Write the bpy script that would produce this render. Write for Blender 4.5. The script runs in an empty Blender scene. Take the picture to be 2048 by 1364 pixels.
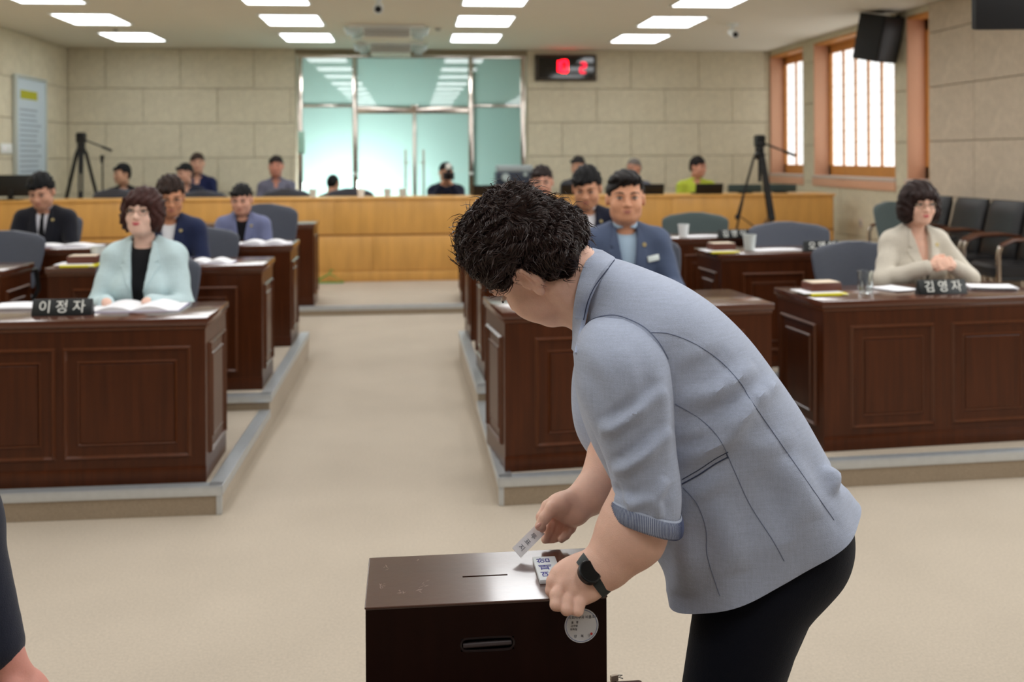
import bpy, bmesh, math, random
import numpy as np
from mathutils import Vector, Matrix
from mathutils.bvhtree import BVHTree
random.seed(7); RNG = np.random.default_rng(7)
PI = math.pi
SC = bpy.context.scene; COL = SC.collection
# ------------------------------------------------------------------ camera (frame 2048 x 1364, horizon at row 314)
F, PX0, PY0, HC = 2050.0, 1024.0, 314.0, 1.6
PSI = math.atan(199/F); ROLL = .005
A_ = np.array([math.sin(PSI), math.cos(PSI), 0.0])
_r0 = np.array([math.cos(PSI), -math.sin(PSI), 0.0]); _u0 = np.array([0, 0, 1.0])
R_ = _r0*math.cos(ROLL) - _u0*math.sin(ROLL); U_ = _r0*math.sin(ROLL) + _u0*math.cos(ROLL)
C_ = np.array([0, 0, HC])
def U(px, py, Y=None, Z=None, X=None, d=None):
    """a room point: along the line of sight of (px, py), at a known depth, height or room plane"""
    v = A_ + R_*(px-PX0)/F - U_*(py-PY0)/F
    t = d if d is not None else Y/v[1] if Y is not None else (Z-HC)/v[2] if Z is not None else X/v[0]
    return C_ + v*t
def PJ(p):
    q = np.asarray(p, float) - C_; z = q @ A_
    return PX0 + F*(q @ R_)/z, PY0 - F*(q @ U_)/z
cam = bpy.data.cameras.new('camera'); co = bpy.data.objects.new('camera', cam); COL.objects.link(co)
cam.sensor_width = 36.0; cam.lens = 36.0*F/2048; cam.shift_y = -(682-PY0)/2048
co.matrix_world = Matrix(((R_[0], U_[0], -A_[0], 0), (R_[1], U_[1], -A_[1], 0), (R_[2], U_[2], -A_[2], HC), (0, 0, 0, 1)))
cam.clip_start = .05; cam.clip_end = 100
cam.dof.use_dof = True; cam.dof.focus_distance = 1.95; cam.dof.aperture_fstop = 3.8; cam.dof.aperture_blades = 0
SC.camera = co
SC.view_settings.view_transform = 'Standard'; SC.view_settings.look = 'None'
SC.view_settings.gamma = 1.0; SC.view_settings.use_curve_mapping = False
SC.view_settings.exposure = -0.22
# ------------------------------------------------------------------ world and lights
W = bpy.data.worlds.new('world'); SC.world = W; W.use_nodes = True
W.node_tree.nodes['Background'].inputs[0].default_value = (.85, .93, 1, 1)
W.node_tree.nodes['Background'].inputs[1].default_value = 1.0
CEIL = 3.28
LX = [-3.81, -1.44, .89, 3.22]                       # columns of ceiling fittings
LY_SEEN = [10.85, 12.62, 14.42]
LY_MORE = [9.1, 7.35, 5.6, 3.85, 2.1, .35]        # the rows above and behind the camera
LAMP_W = 17.0
PANEL_E = 8.0
for y in LY_MORE:
    for x in LX:
        l = bpy.data.lights.new('ceiling_row_lamp', 'AREA'); l.shape = 'RECTANGLE'; l.size = .66; l.size_y = .9
        l.energy = LAMP_W; l.color = (.97, .985, 1)
        o = bpy.data.objects.new('ceiling_row_lamp', l); COL.objects.link(o); o.location = (x, y, CEIL-.03)
def area(name, loc, target, sx, sy, e, col):
    l = bpy.data.lights.new(name, 'AREA'); l.shape = 'RECTANGLE'; l.size = sx; l.size_y = sy; l.energy = e; l.color = col
    o = bpy.data.objects.new(name, l); COL.objects.link(o); o.location = loc
    o.rotation_euler = (Vector(target)-Vector(loc)).to_track_quat('-Z', 'Y').to_euler()
    return o
# daylight from the windows of the right wall nearer than the frame, and the bright lobby behind the glass doors
area('near_window_daylight', (5.55, 3.0, 2.1), (0, 3.0, 1.0), 1.9, 1.8, 60, (.93, .98, 1))
area('near_window_daylight', (5.55, 6.2, 2.1), (0, 6.2, 1.0), 1.9, 1.8, 60, (.93, .98, 1))
area('lobby_daylight', (-1.0, 17.5, .75), (-.7, 16, .9), 1.2, .9, 240, (.97, 1, 1))
# ------------------------------------------------------------------ helpers
def lin(c):
    return tuple((x/255/12.92 if x/255 <= .04045 else ((x/255+.055)/1.055)**2.4) for x in c)
MATS = {}
def mat(name, col, rough=.6, metal=0, spec=.5, var=None, bump=None, coat=0, grain=None, emit=None, trans=0, ior=1.45, sheen=0, alpha=None, weave=None, sss=0):
    if name in MATS: return MATS[name]
    m = bpy.data.materials.new(name); m.use_nodes = True; nt = m.node_tree; N = nt.nodes; L = nt.links
    b = N['Principled BSDF']; c = lin(col)
    b.inputs['Base Color'].default_value = (*c, 1); b.inputs['Roughness'].default_value = rough
    b.inputs['Metallic'].default_value = metal; b.inputs['Specular IOR Level'].default_value = spec
    b.inputs['Coat Weight'].default_value = coat; b.inputs['Coat Roughness'].default_value = .12
    b.inputs['Transmission Weight'].default_value = trans; b.inputs['IOR'].default_value = ior
    b.inputs['Sheen Weight'].default_value = sheen
    if sss:
        b.inputs['Subsurface Weight'].default_value = sss; b.inputs['Subsurface Radius'].default_value = (1, .35, .2); b.inputs['Subsurface Scale'].default_value = .006
    if emit: b.inputs['Emission Color'].default_value = (*lin(emit[0]), 1); b.inputs['Emission Strength'].default_value = emit[1]
    tc = N.new('ShaderNodeTexCoord')
    src = None
    def noise(scale, detail=4, stretch=None, vec='Object'):
        mp = N.new('ShaderNodeMapping'); L.new(tc.outputs[vec], mp.inputs[0])
        if stretch: mp.inputs['Scale'].default_value = stretch
        n = N.new('ShaderNodeTexNoise'); n.inputs['Scale'].default_value = scale; n.inputs['Detail'].default_value = detail
        L.new(mp.outputs[0], n.inputs['Vector']); return n
    def mixmul(prev, fac_out, lo, hi):
        mr = N.new('ShaderNodeMapRange'); mr.inputs['From Min'].default_value = .3; mr.inputs['From Max'].default_value = .7
        mr.inputs['To Min'].default_value = lo; mr.inputs['To Max'].default_value = hi; L.new(fac_out, mr.inputs[0])
        mx = N.new('ShaderNodeMix'); mx.data_type = 'RGBA'; mx.blend_type = 'MULTIPLY'; mx.inputs[0].default_value = 1
        if prev is None: mx.inputs[6].default_value = (*c, 1)
        else: L.new(prev, mx.inputs[6])
        cb = N.new('ShaderNodeCombineColor')
        for i in range(3): L.new(mr.outputs[0], cb.inputs[i])
        L.new(cb.outputs[0], mx.inputs[7]); return mx.outputs[2]
    for v in ([var] if isinstance(var, tuple) else (var or [])):
        n = noise(v[0], 5); src = mixmul(src, n.outputs[0], 1-v[1], 1+v[1])
    if grain:                                           # (scale, amount, stretch)
        n = noise(grain[0], 6, grain[2]); src = mixmul(src, n.outputs[0], 1-grain[1], 1+grain[1])
    if weave:                                           # threads running two ways
        for st in ((1, 1, .04), (.05, .05, 1)):
            n = noise(weave[0], 2, st); src = mixmul(src, n.outputs[0], 1-weave[1], 1+weave[1])
    if src is not None: L.new(src, b.inputs['Base Color'])
    if bump:
        n = noise(bump[0], 4, bump[2] if len(bump) > 2 else None); bp = N.new('ShaderNodeBump'); bp.inputs['Strength'].default_value = bump[1]; bp.inputs['Distance'].default_value = .004
        L.new(n.outputs[0], bp.inputs['Height']); L.new(bp.outputs[0], b.inputs['Normal'])
    MATS[name] = m; return m
class MB:
    def __init__(s): s.v = []; s.f = []; s.mi = []
    def add(s, vs, fs, mi=0):
        o = len(s.v); s.v += [tuple(map(float, p)) for p in vs]; s.f += [tuple(int(i)+o for i in f) for f in fs]; s.mi += [mi]*len(fs); return s
    def box(s, x0, x1, y0, y1, z0, z1, mi=0):
        v = [(x, y, z) for z in (z0, z1) for y in (y0, y1) for x in (x0, x1)]
        return s.add(v, [(0, 2, 3, 1), (4, 5, 7, 6), (0, 1, 5, 4), (2, 6, 7, 3), (0, 4, 6, 2), (1, 3, 7, 5)], mi)
    def tube(s, pts, rad, n=10, caps=True, mi=0, flat=None):
        pts = [np.asarray(p, float) for p in pts]; m = len(pts)
        if np.isscalar(rad): rad = [rad]*m
        T = []
        for i in range(m):
            t = pts[min(i+1, m-1)]-pts[max(i-1, 0)]; T.append(t/(np.linalg.norm(t)+1e-12))
        ref = np.array([0, 0, 1.0]) if abs(T[0][2]) < .9 else np.array([1.0, 0, 0])
        n1 = np.cross(T[0], ref); n1 /= np.linalg.norm(n1); vs = []
        for i in range(m):
            n1 = n1-T[i]*(n1 @ T[i]); n1 /= np.linalg.norm(n1)+1e-12; n2 = np.cross(T[i], n1)
            for k in range(n):
                a = 2*PI*k/n; vs.append(pts[i]+rad[i]*(math.cos(a)*n1+math.sin(a)*n2*(flat or 1)))
        fs = [(i*n+k, i*n+(k+1) % n, (i+1)*n+(k+1) % n, (i+1)*n+k) for i in range(m-1) for k in range(n)]
        if caps: fs += [tuple(range(n-1, -1, -1)), tuple((m-1)*n+k for k in range(n))]
        return s.add(vs, fs, mi)
    def lathe(s, prof, n=24, c=(0, 0, 0), mi=0, caps=True):
        vs = [(c[0]+r*math.cos(2*PI*k/n), c[1]+r*math.sin(2*PI*k/n), c[2]+z) for r, z in prof for k in range(n)]
        m = len(prof); fs = [(i*n+k, i*n+(k+1) % n, (i+1)*n+(k+1) % n, (i+1)*n+k) for i in range(m-1) for k in range(n)]
        if caps: fs += [tuple(range(n-1, -1, -1)), tuple((m-1)*n+k for k in range(n))]
        return s.add(vs, fs, mi)
    def ell(s, c, r, nu=14, nv=8, M=None, mi=0):
        vs = []; c = np.asarray(c, float)
        for j in range(1, nv):
            for i in range(nu):
                p = np.array([r[0]*math.sin(PI*j/nv)*math.cos(2*PI*i/nu), r[1]*math.sin(PI*j/nv)*math.sin(2*PI*i/nu), r[2]*math.cos(PI*j/nv)])
                vs.append((M @ p if M is not None else p)+c)
        for q in ((0, 0, r[2]), (0, 0, -r[2])):
            q = np.array(q); vs.append((M @ q if M is not None else q)+c)
        t = len(vs)-2; fs = [(j*nu+i, (j+1)*nu+i, (j+1)*nu+(i+1) % nu, j*nu+(i+1) % nu) for j in range(nv-2) for i in range(nu)]
        fs += [(t, i, (i+1) % nu) for i in range(nu)]+[(t+1, (nv-2)*nu+(i+1) % nu, (nv-2)*nu+i) for i in range(nu)]
        return s.add(vs, fs, mi)
    def loft(s, rings, closed=True, caps=True, mi=0):
        n = len(rings[0]); vs = [p for r in rings for p in r]; m = len(rings)
        kk = n if closed else n-1
        fs = [(i*n+k, i*n+(k+1) % n, (i+1)*n+(k+1) % n, (i+1)*n+k) for i in range(m-1) for k in range(kk)]
        if caps and closed: fs += [tuple(range(n-1, -1, -1)), tuple((m-1)*n+k for k in range(n))]
        return s.add(vs, fs, mi)
    def prism(s, poly, y0, y1, mi=0):                     # outline in x,z pushed along y
        n = len(poly); vs = [(x, y0, z) for x, z in poly]+[(x, y1, z) for x, z in poly]
        fs = [tuple(range(n)), tuple(range(2*n-1, n-1, -1))]+[(i, i+n, (i+1) % n+n, (i+1) % n) for i in range(n)]
        return s.add(vs, fs, mi)
    def xf(s, M, start=0):
        M = np.asarray(M, float)
        for i in range(start, len(s.v)):
            p = np.array([*s.v[i], 1.0]); s.v[i] = tuple((M @ p)[:3])
        return s
def rotz(a): c, q = math.cos(a), math.sin(a); return np.array([[c, -q, 0], [q, c, 0], [0, 0, 1.0]])
def rotx(a): c, q = math.cos(a), math.sin(a); return np.array([[1.0, 0, 0], [0, c, -q], [0, q, c]])
def roty(a): c, q = math.cos(a), math.sin(a); return np.array([[c, 0, q], [0, 1.0, 0], [-q, 0, c]])
def m4(R, t=(0, 0, 0)):
    M = np.eye(4); M[:3, :3] = R; M[:3, 3] = t; return M
def tag(o, label=None, cat=None, group=None, kind=None):
    if label: o['label'] = label
    if cat: o['category'] = cat
    if group: o['group'] = group
    if kind: o['kind'] = kind
    return o
def obj(name, mb, mats, parent=None, bevel=0, seg=2, smooth=True, label=None, loc=None, sub=0, solid=0, fix=True):
    me = mb if isinstance(mb, bpy.types.Mesh) else bpy.data.meshes.new(name)
    if not isinstance(mb, bpy.types.Mesh):
        me.from_pydata(mb.v, [], mb.f)
        for m in (mats if isinstance(mats, (list, tuple)) else [mats]): me.materials.append(m)
        if any(mb.mi): me.polygons.foreach_set('material_index', mb.mi)
        if fix:
            bm = bmesh.new(); bm.from_mesh(me); bmesh.ops.recalc_face_normals(bm, faces=bm.faces); bm.to_mesh(me); bm.free()
        if bevel:
            bm = bmesh.new(); bm.from_mesh(me)
            bmesh.ops.bevel(bm, geom=[e for e in bm.edges if len(e.link_faces) == 2 and e.calc_face_angle(0) > .6], offset=bevel, segments=seg, affect='EDGES', profile=.5)
            bm.to_mesh(me); bm.free()
        if smooth:
            me.polygons.foreach_set('use_smooth', [True]*len(me.polygons)); me.set_sharp_from_angle(angle=math.radians(40))
    o = bpy.data.objects.new(name, me); COL.objects.link(o)
    if parent: o.parent = parent
    if loc is not None: o.location = loc
    if label: o['label'] = label
    if sub:
        md = o.modifiers.new('s', 'SUBSURF'); md.levels = md.render_levels = sub
    if solid:
        md = o.modifiers.new('t', 'SOLIDIFY'); md.thickness = solid; md.offset = -1
    return o
def empty(name, loc, rz=0, label=None, cat=None, group=None, s=1):
    o = bpy.data.objects.new(name, None); COL.objects.link(o); o.location = loc; o.rotation_euler = (0, 0, rz); o.scale = (s, s, s)
    o.empty_display_size = .1
    return tag(o, label, cat, group)
def dup(root, loc, rz=0, label=None, group=None):
    def cp(o, par):
        c = o.copy(); COL.objects.link(c); c.parent = par
        for ch in o.children: cp(ch, c)
        return c
    r = cp(root, None); r.location = loc; r.rotation_euler = (0, 0, rz)
    if label: r['label'] = label
    if group: r['group'] = group
    return r
def text_mesh(s, size, extrude=.0006):
    c = bpy.data.curves.new('t', 'FONT'); c.body = s; c.size = size; c.align_x = 'CENTER'; c.align_y = 'CENTER'; c.extrude = extrude; c.resolution_u = 3
    o = bpy.data.objects.new('t', c); COL.objects.link(o)
    me = bpy.data.meshes.new_from_object(o, depsgraph=bpy.context.evaluated_depsgraph_get())
    bpy.data.objects.remove(o); bpy.data.curves.remove(c); return me
def text_obj(name, s, size, m, parent, M, extrude=.0006, bold=0):
    me = text_mesh(s, size, extrude); me.materials.clear(); me.materials.append(m); me.transform(Matrix(M.tolist()))
    o = bpy.data.objects.new(name, me); COL.objects.link(o); o.parent = parent; return o
# ------------------------------------------------------------------ signed distance shapes -> meshes
class Sdf:
    """list of shapes blended one after the other; p is an (n,3) array"""
    def __init__(s): s.ops = []
    def ell(s, c, r, k=.02, M=None, op='u'):
        c = np.asarray(c, np.float32); r = np.asarray(r, np.float32); Mt = None if M is None else np.asarray(M, np.float32)
        def f(p):
            q = p-c
            if Mt is not None: q = q @ Mt                  # columns of M are the axes
            k0 = np.sqrt(((q/r)**2).sum(1)); k1 = np.sqrt(((q/(r*r))**2).sum(1))+1e-6
            return k0*(k0-1)/k1
        s.ops.append((op, f, k)); return s
    def cap(s, a, b, ra, rb=None, k=.02, op='u'):
        a = np.asarray(a, np.float32); b = np.asarray(b, np.float32); rb = ra if rb is None else rb; ab = b-a; L2 = float(ab @ ab)+1e-9
        def f(p):
            h = np.clip(((p-a) @ ab)/L2, 0, 1); return np.sqrt(((p-a-h[:, None]*ab)**2).sum(1))-(ra+(rb-ra)*h)
        s.ops.append((op, f, k)); return s
    def chain(s, pts, rad, k=.008):
        for i in range(len(pts)-1): s.cap(pts[i], pts[i+1], rad[i], rad[i+1], k if i == 0 else .004)
        return s
    def fn(s, f, k=.001, op='u'): s.ops.append((op, f, k)); return s
    def xform(s, M, piv):                                  # wrap the shapes so far in a rotation about piv
        inner = s.copy(); Mi = np.asarray(M, np.float32); pv = np.asarray(piv, np.float32)
        s.ops = [('u', lambda p: inner((p-pv) @ Mi+pv), .001)]; return s
    def copy(s): t = Sdf(); t.ops = list(s.ops); return t
    def __call__(s, p):
        d = None
        for op, f, k in s.ops:
            e = f(p)
            if d is None: d = e
            elif op == 'u': h = np.maximum(k-np.abs(d-e), 0)/k; d = np.minimum(d, e)-h*h*k*.25
            elif op == 's': e = -e; h = np.maximum(k-np.abs(d-e), 0)/k; d = np.maximum(d, e)+h*h*k*.25
            elif op == 'i': h = np.maximum(k-np.abs(d-e), 0)/k; d = np.maximum(d, e)+h*h*k*.25
            elif op == 'd': d = d+e
        return d
def mesh_sdf(f, lo, hi, res):
    lo = np.asarray(lo, np.float32); hi = np.asarray(hi, np.float32); n = np.maximum(((hi-lo)/res).astype(int)+2, 3)
    ax = [lo[i]+res*np.arange(n[i], dtype=np.float32) for i in range(3)]
    # coarse pass keeps only points near the surface
    G = np.stack(np.meshgrid(*ax, indexing='ij'), -1).reshape(-1, 3)
    v = np.empty(len(G), np.float32)
    for i in range(0, len(G), 400000): v[i:i+400000] = f(G[i:i+400000])
    v = v.reshape(n); s = v < 0
    cn = n-1
    idx = lambda dx, dy, dz: (slice(dx, dx+cn[0]), slice(dy, dy+cn[1]), slice(dz, dz+cn[2]))
    cs = sum(s[idx(a, b, c)].astype(np.int8) for a in (0, 1) for b in (0, 1) for c in (0, 1))
    act = (cs > 0) & (cs < 8); ijk = np.argwhere(act)
    if len(ijk) == 0: return np.zeros((0, 3)), np.zeros((0, 4), int)
    acc = np.zeros((len(ijk), 3), np.float32); cnt = np.zeros(len(ijk), np.float32)
    cor = [(a, b, c) for a in (0, 1) for b in (0, 1) for c in (0, 1)]
    cv = {q: v[tuple((ijk+np.array(q)).T)] for q in cor}
    for i, a in enumerate(cor):
        for b in cor[i+1:]:
            if sum(abs(x-y) for x, y in zip(a, b)) != 1: continue
            va, vb = cv[a], cv[b]; m = (va < 0) != (vb < 0); t = np.where(m, va/(va-vb+1e-12), 0)
            acc[m] += (np.array(a)+(np.array(b)-np.array(a))*t[:, None])[m]; cnt[m] += 1
    P = lo+(ijk+acc/np.maximum(cnt, 1)[:, None])*res
    cid = -np.ones(cn, int); cid[tuple(ijk.T)] = np.arange(len(ijk)); Q = []
    for a in range(3):
        b, c = (a+1) % 3, (a+2) % 3
        sl0 = [slice(None)]*3; sl1 = [slice(None)]*3; sl0[a] = slice(0, -1); sl1[a] = slice(1, None)
        ch = s[tuple(sl0)] != s[tuple(sl1)]; e = np.argwhere(ch)
        e = e[(e[:, b] > 0) & (e[:, c] > 0) & (e[:, b] < cn[b]) & (e[:, c] < cn[c])]
        if len(e) == 0: continue
        eb = np.zeros(3, int); eb[b] = 1; ec = np.zeros(3, int); ec[c] = 1
        q = np.stack([cid[tuple((e-eb-ec).T)], cid[tuple((e-ec).T)], cid[tuple(e.T)], cid[tuple((e-eb).T)]], 1)
        flip = ~s[tuple(e.T)]; q[flip] = q[flip][:, ::-1]; Q.append(q)
    Q = np.concatenate(Q); Q = Q[(Q >= 0).all(1)]
    return P, Q
def sdf_mb(parts):
    mb = MB()
    for f, lo, hi, res in parts:
        P, Q = mesh_sdf(f, lo, hi, res); o = len(mb.v); mb.v += list(map(tuple, P.tolist())); mb.f += [tuple(q) for q in (Q+o).tolist()]; mb.mi += [0]*len(Q)
    return mb
def sdf_obj(name, parts, m, parent, **kw):
    mb = sdf_mb(parts)
    me = bpy.data.meshes.new(name); me.from_pydata(mb.v, [], mb.f); me.materials.append(m)
    me.polygons.foreach_set('use_smooth', [True]*len(me.polygons))
    o = bpy.data.objects.new(name, me); COL.objects.link(o); o.parent = parent
    if kw.get('label'): o['label'] = kw['label']
    return o
def poly_d(poly):
    P = np.asarray(poly, np.float32)
    def f(x, z):
        d = np.full(x.shape, 1e9, np.float32); ins = np.zeros(x.shape, bool); n = len(P)
        for i in range(n):
            a, b = P[i], P[(i+1) % n]; e = b-a; wx, wz = x-a[0], z-a[1]
            t = np.clip((wx*e[0]+wz*e[1])/(e @ e), 0, 1); d = np.minimum(d, (wx-e[0]*t)**2+(wz-e[1]*t)**2)
            c = ((a[1] <= z) & (z < b[1])) | ((b[1] <= z) & (z < a[1]))
            with np.errstate(divide='ignore', invalid='ignore'):
                xi = a[0]+(z-a[1])/(b[1]-a[1]+1e-12)*e[0]
            ins ^= c & (x < xi)
        d = np.sqrt(d); return np.where(ins, -d, d)
    return f
# ------------------------------------------------------------------ materials
m_carpet = mat('carpet', (192, 180, 164), .95, spec=.1, var=[(90, .07), (2.2, .035)], bump=(420, .5), grain=(160, .06, (1, 1, 1)))
m_alu = mat('aluminium', (205, 210, 214), .38, metal=.75, var=(30, .04))
m_stone = mat('stone', (212, 204, 180), .9, spec=.2, var=[(55, .10), (9, .05), (1.3, .04)], bump=(120, .5))
m_stone2 = mat('stone_flecked', (206, 191, 172), .9, spec=.2, var=[(70, .12), (12, .07), (2, .04)], bump=(120, .6))
m_joint = mat('stone_joint', (150, 139, 118), .95, spec=.1)
m_ceil = mat('ceiling_paint', (228, 224, 212), .9, spec=.2, var=(3, .01))
m_diff = mat('lamp_diffuser', (255, 255, 255), .5, emit=((250, 253, 255), PANEL_E))
m_white = mat('white_plastic', (232, 236, 234), .45)
m_grille = mat('grey_grille', (150, 150, 145), .5)
m_silver = mat('silver_vane', (205, 222, 222), .25, metal=.4)
m_steel = mat('polished_steel', (214, 204, 196), .16, metal=1.0)
m_black = mat('black_plastic', (16, 16, 18), .45)
m_blackm = mat('black_matte', (24, 25, 28), .65)
m_dark = mat('dark_wood', (70, 33, 13), .32, spec=.25, grain=(7, .22, (6, 6, .35)), var=(2.5, .10), coat=.1)
m_dark2 = mat('dark_wood_moulding', (84, 44, 21), .32, spec=.4, grain=(9, .15, (5, 5, .6)), coat=.25)
m_darkt = mat('dark_wood_top', (84, 48, 34), .2, spec=.5, grain=(7, .12, (.35, 6, 6)), coat=.5)
m_gold = mat('golden_wood', (218, 164, 88), .42, grain=(3.5, .10, (3, 3, .5)), var=(1.2, .05), coat=.1)
m_gold2 = mat('golden_wood_groove', (150, 98, 40), .5)
m_winwood = mat('window_wood', (206, 142, 72), .45, grain=(9, .12, (5, 5, .4)))
m_jamb = mat('salmon_jamb', (222, 172, 142), .6, var=(2, .04))
m_sill = mat('sill_stone', (205, 190, 180), .55, var=(20, .05))
m_pane = mat('paper_pane', (255, 255, 255), .6, emit=((248, 253, 255), 1.5))
m_chair = mat('chair_fabric', (72, 76, 88), .85, sheen=.3, var=(60, .05), bump=(300, .3))
m_chair2 = mat('chair_fabric_green', (70, 82, 82), .85, sheen=.3, var=(60, .05), bump=(300, .3))
m_leather = mat('black_leather', (26, 26, 30), .36, var=(5, .05), bump=(90, .15))
m_arm = mat('armrest_wood', (84, 46, 28), .3, coat=.4)
m_paper = mat('paper', (244, 244, 248), .7, var=(3, .015))
m_ink = mat('ink', (40, 40, 60), .8)
m_yellow = mat('yellow_folder', (232, 222, 30), .5)
m_brownbook = mat('brown_leatherette', (96, 52, 40), .45)
m_cream = mat('cream_card', (226, 208, 186), .6)
m_plate = mat('nameplate_black', (17, 22, 24), .4)
m_let = mat('nameplate_letter', (245, 246, 240), .6)
m_cup = mat('paper_cup', (240, 242, 242), .55)
m_glass = mat('clear_glass', (245, 250, 250), .02, trans=1.0, ior=1.45)
def frosted():
    m = bpy.data.materials.new('frosted_teal_glass'); m.use_nodes = True; nt = m.node_tree; N = nt.nodes; L = nt.links; N.remove(N['Principled BSDF'])
    t = N.new('ShaderNodeBsdfTranslucent'); t.inputs[0].default_value = (*lin((208, 226, 222)), 1)
    d = N.new('ShaderNodeBsdfDiffuse'); d.inputs[0].default_value = (*lin((146, 178, 170)), 1)
    g = N.new('ShaderNodeBsdfGlossy'); g.inputs[0].default_value = (1, 1, 1, 1); g.inputs[1].default_value = .015
    m1 = N.new('ShaderNodeMixShader'); m1.inputs[0].default_value = .3; L.new(t.outputs[0], m1.inputs[1]); L.new(d.outputs[0], m1.inputs[2])
    m2 = N.new('ShaderNodeMixShader'); m2.inputs[0].default_value = .085; L.new(m1.outputs[0], m2.inputs[1]); L.new(g.outputs[0], m2.inputs[2])
    L.new(m2.outputs[0], N['Material Output'].inputs[0]); return m
m_frost = frosted()
# ------------------------------------------------------------------ room shell
XL, XR, YB = -5.16, 5.72, 16.0
def S(o): o['kind'] = 'structure'; return o
def polyz(poly, z0, z1):
    mb = MB(); n = len(poly)
    mb.add([(x, y, z0) for x, y in poly]+[(x, y, z1) for x, y in poly], [tuple(range(n-1, -1, -1)), tuple(range(n, 2*n))]+[(i, (i+1) % n, (i+1) % n+n, i+n) for i in range(n)])
    return mb
S(obj('floor', MB().box(XL-.3, XR+.6, -3.2, 16.2, -.1, 0), m_carpet, smooth=False))
S(obj('ceiling', MB().box(XL-.3, XR+.9, -3.2, 16.4, CEIL, CEIL+.1), m_ceil, smooth=False))
tierL1 = S(obj('platform_left', polyz([(-5.15, 4.712), (-.865, 4.712), (-.84, 6.12), (-5.15, 6.12)], .001, .125), m_carpet, smooth=False))
S(obj('platform_left_upper', polyz([(-5.15, 6.12), (-.84, 6.12), (-.832, 8.3), (-1.06, 8.3), (-1.06, 9.7), (-5.15, 9.7)], .001, .21), m_carpet, smooth=False))
S(obj('platform_right', polyz([(.39, 4.685), (5.7, 4.95), (5.7, 6.5), (.385, 6.19)], .001, .125), m_carpet, smooth=False))
S(obj('platform_right_upper', polyz([(.385, 6.19), (5.7, 6.5), (5.7, 10.5), (4.4, 10.5), (4.4, 9.7), (.62, 9.7), (.62, 8.2), (.365, 8.2)], .001, .21), m_carpet, smooth=False))
S(obj('platform_back', polyz([(-5.15, 10.53), (5.7, 10.53), (5.7, 15.98), (-5.15, 15.98)], .001, .09), m_carpet, smooth=False))
m_riser = mat('riser_carpet_shaded', (158, 142, 122), .95, spec=.1, var=[(140, .12), (3, .04)], bump=(420, .5))  # shade of the upright faces put into the colour; coarser speckle is the carpet's
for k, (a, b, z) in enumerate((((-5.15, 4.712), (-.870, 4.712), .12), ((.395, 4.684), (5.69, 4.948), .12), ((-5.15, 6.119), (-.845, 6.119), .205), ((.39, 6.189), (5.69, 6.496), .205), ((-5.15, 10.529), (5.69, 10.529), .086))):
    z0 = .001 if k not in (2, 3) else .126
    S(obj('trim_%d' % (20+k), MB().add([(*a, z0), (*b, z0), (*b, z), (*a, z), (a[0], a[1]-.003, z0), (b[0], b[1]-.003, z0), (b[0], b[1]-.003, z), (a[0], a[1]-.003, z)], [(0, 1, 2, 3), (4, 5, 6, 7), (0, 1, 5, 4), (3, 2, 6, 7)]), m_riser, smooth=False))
def nosing(i, a, b, z, inward, corner=None):
    """ridged aluminium edge strip from a to b on top of a tier; inward is the side of the tread"""
    a = np.array([*a, 0.0]); b = np.array([*b, 0.0]); t = (b-a)/np.linalg.norm(b-a); n = np.array([-t[1], t[0], 0])*inward
    o = S(obj('trim_%d' % i, MB(), m_alu)); L = np.linalg.norm(b-a)
    def strip(n0, n1, z0, z1): 
        mb = MB(); p = [a+n*n0, b+n*n0, b+n*n1, a+n*n1]
        mb.add([(*q[:2], z0) for q in p]+[(*q[:2], z1) for q in p], [(3, 2, 1, 0), (4, 5, 6, 7), (0, 1, 5, 4), (1, 2, 6, 5), (2, 3, 7, 6), (3, 0, 4, 7)]); return mb
    obj('tread_plate', strip(0, .062, z, z+.004), m_alu, o, smooth=False)
    for k in range(5): obj('ridge', strip(.006+k*.011, .011+k*.011, z+.004, z+.0065), m_alu, o, smooth=False)
    obj('front_lip', strip(-.006, .0005, z-.038, z+.0065), m_alu, o, bevel=.0015)
    if corner is not None:
        c = np.array(corner); obj('corner_strip', MB().box(c[0]-.012, c[0]+.012, c[1]-.012, c[1]+.012, .002, z-.036), m_alu, o, bevel=.002)
nosing(1, (-5.15, 4.708), (-.862, 4.708), .125, 1)
nosing(2, (-.862, 4.708), (-.838, 6.10), .125, 1, corner=(-.872, 4.716))
nosing(3, (-5.15, 6.112), (-.836, 6.112), .21, 1)
nosing(4, (-.836, 6.112), (-.831, 8.28), .21, 1)
nosing(5, (.388, 4.68), (5.69, 4.945), .125, 1)
nosing(6, (.383, 6.17), (.388, 4.68), .125, 1, corner=(.398, 4.692))
nosing(7, (.383, 6.184), (5.69, 6.49), .21, 1)
nosing(8, (.363, 8.18), (.383, 6.184), .21, 1)
nosing(9, (-5.15, 10.525), (5.69, 10.525), .09, 1)
# stone slabs: every slab is a piece of its wall
SLAB = {}
def slab(parent, axis, c0, c1, z0, z1, face, m, sgn):
    """axis 'x': on the back wall (runs along x at y=face), 'y': on a side wall (runs along y at x=face)"""
    w, h = c1-c0-.008, z1-z0-.008; key = (axis, round(w, 3), round(h, 3), sgn, m.name)
    if key not in SLAB:
        mb = MB(); mb.box(-w/2, w/2, -.012, .012, -h/2, h/2) if axis == 'x' else mb.box(-.012, .012, -w/2, w/2, -h/2, h/2)
        o = obj('slab', mb, m, bevel=.003, seg=1, smooth=False); SLAB[key] = o.data
    else:
        o = bpy.data.objects.new('slab', SLAB[key]); COL.objects.link(o)
    o.parent = parent; off = RNG.uniform(-.0012, .0012)
    o.location = ((c0+c1)/2, face+off, (z0+z1)/2) if axis == 'x' else (face+off, (c0+c1)/2, (z0+z1)/2)
OX0, OX1 = -1.79, 1.80                                   # opening of the glazed screen
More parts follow.
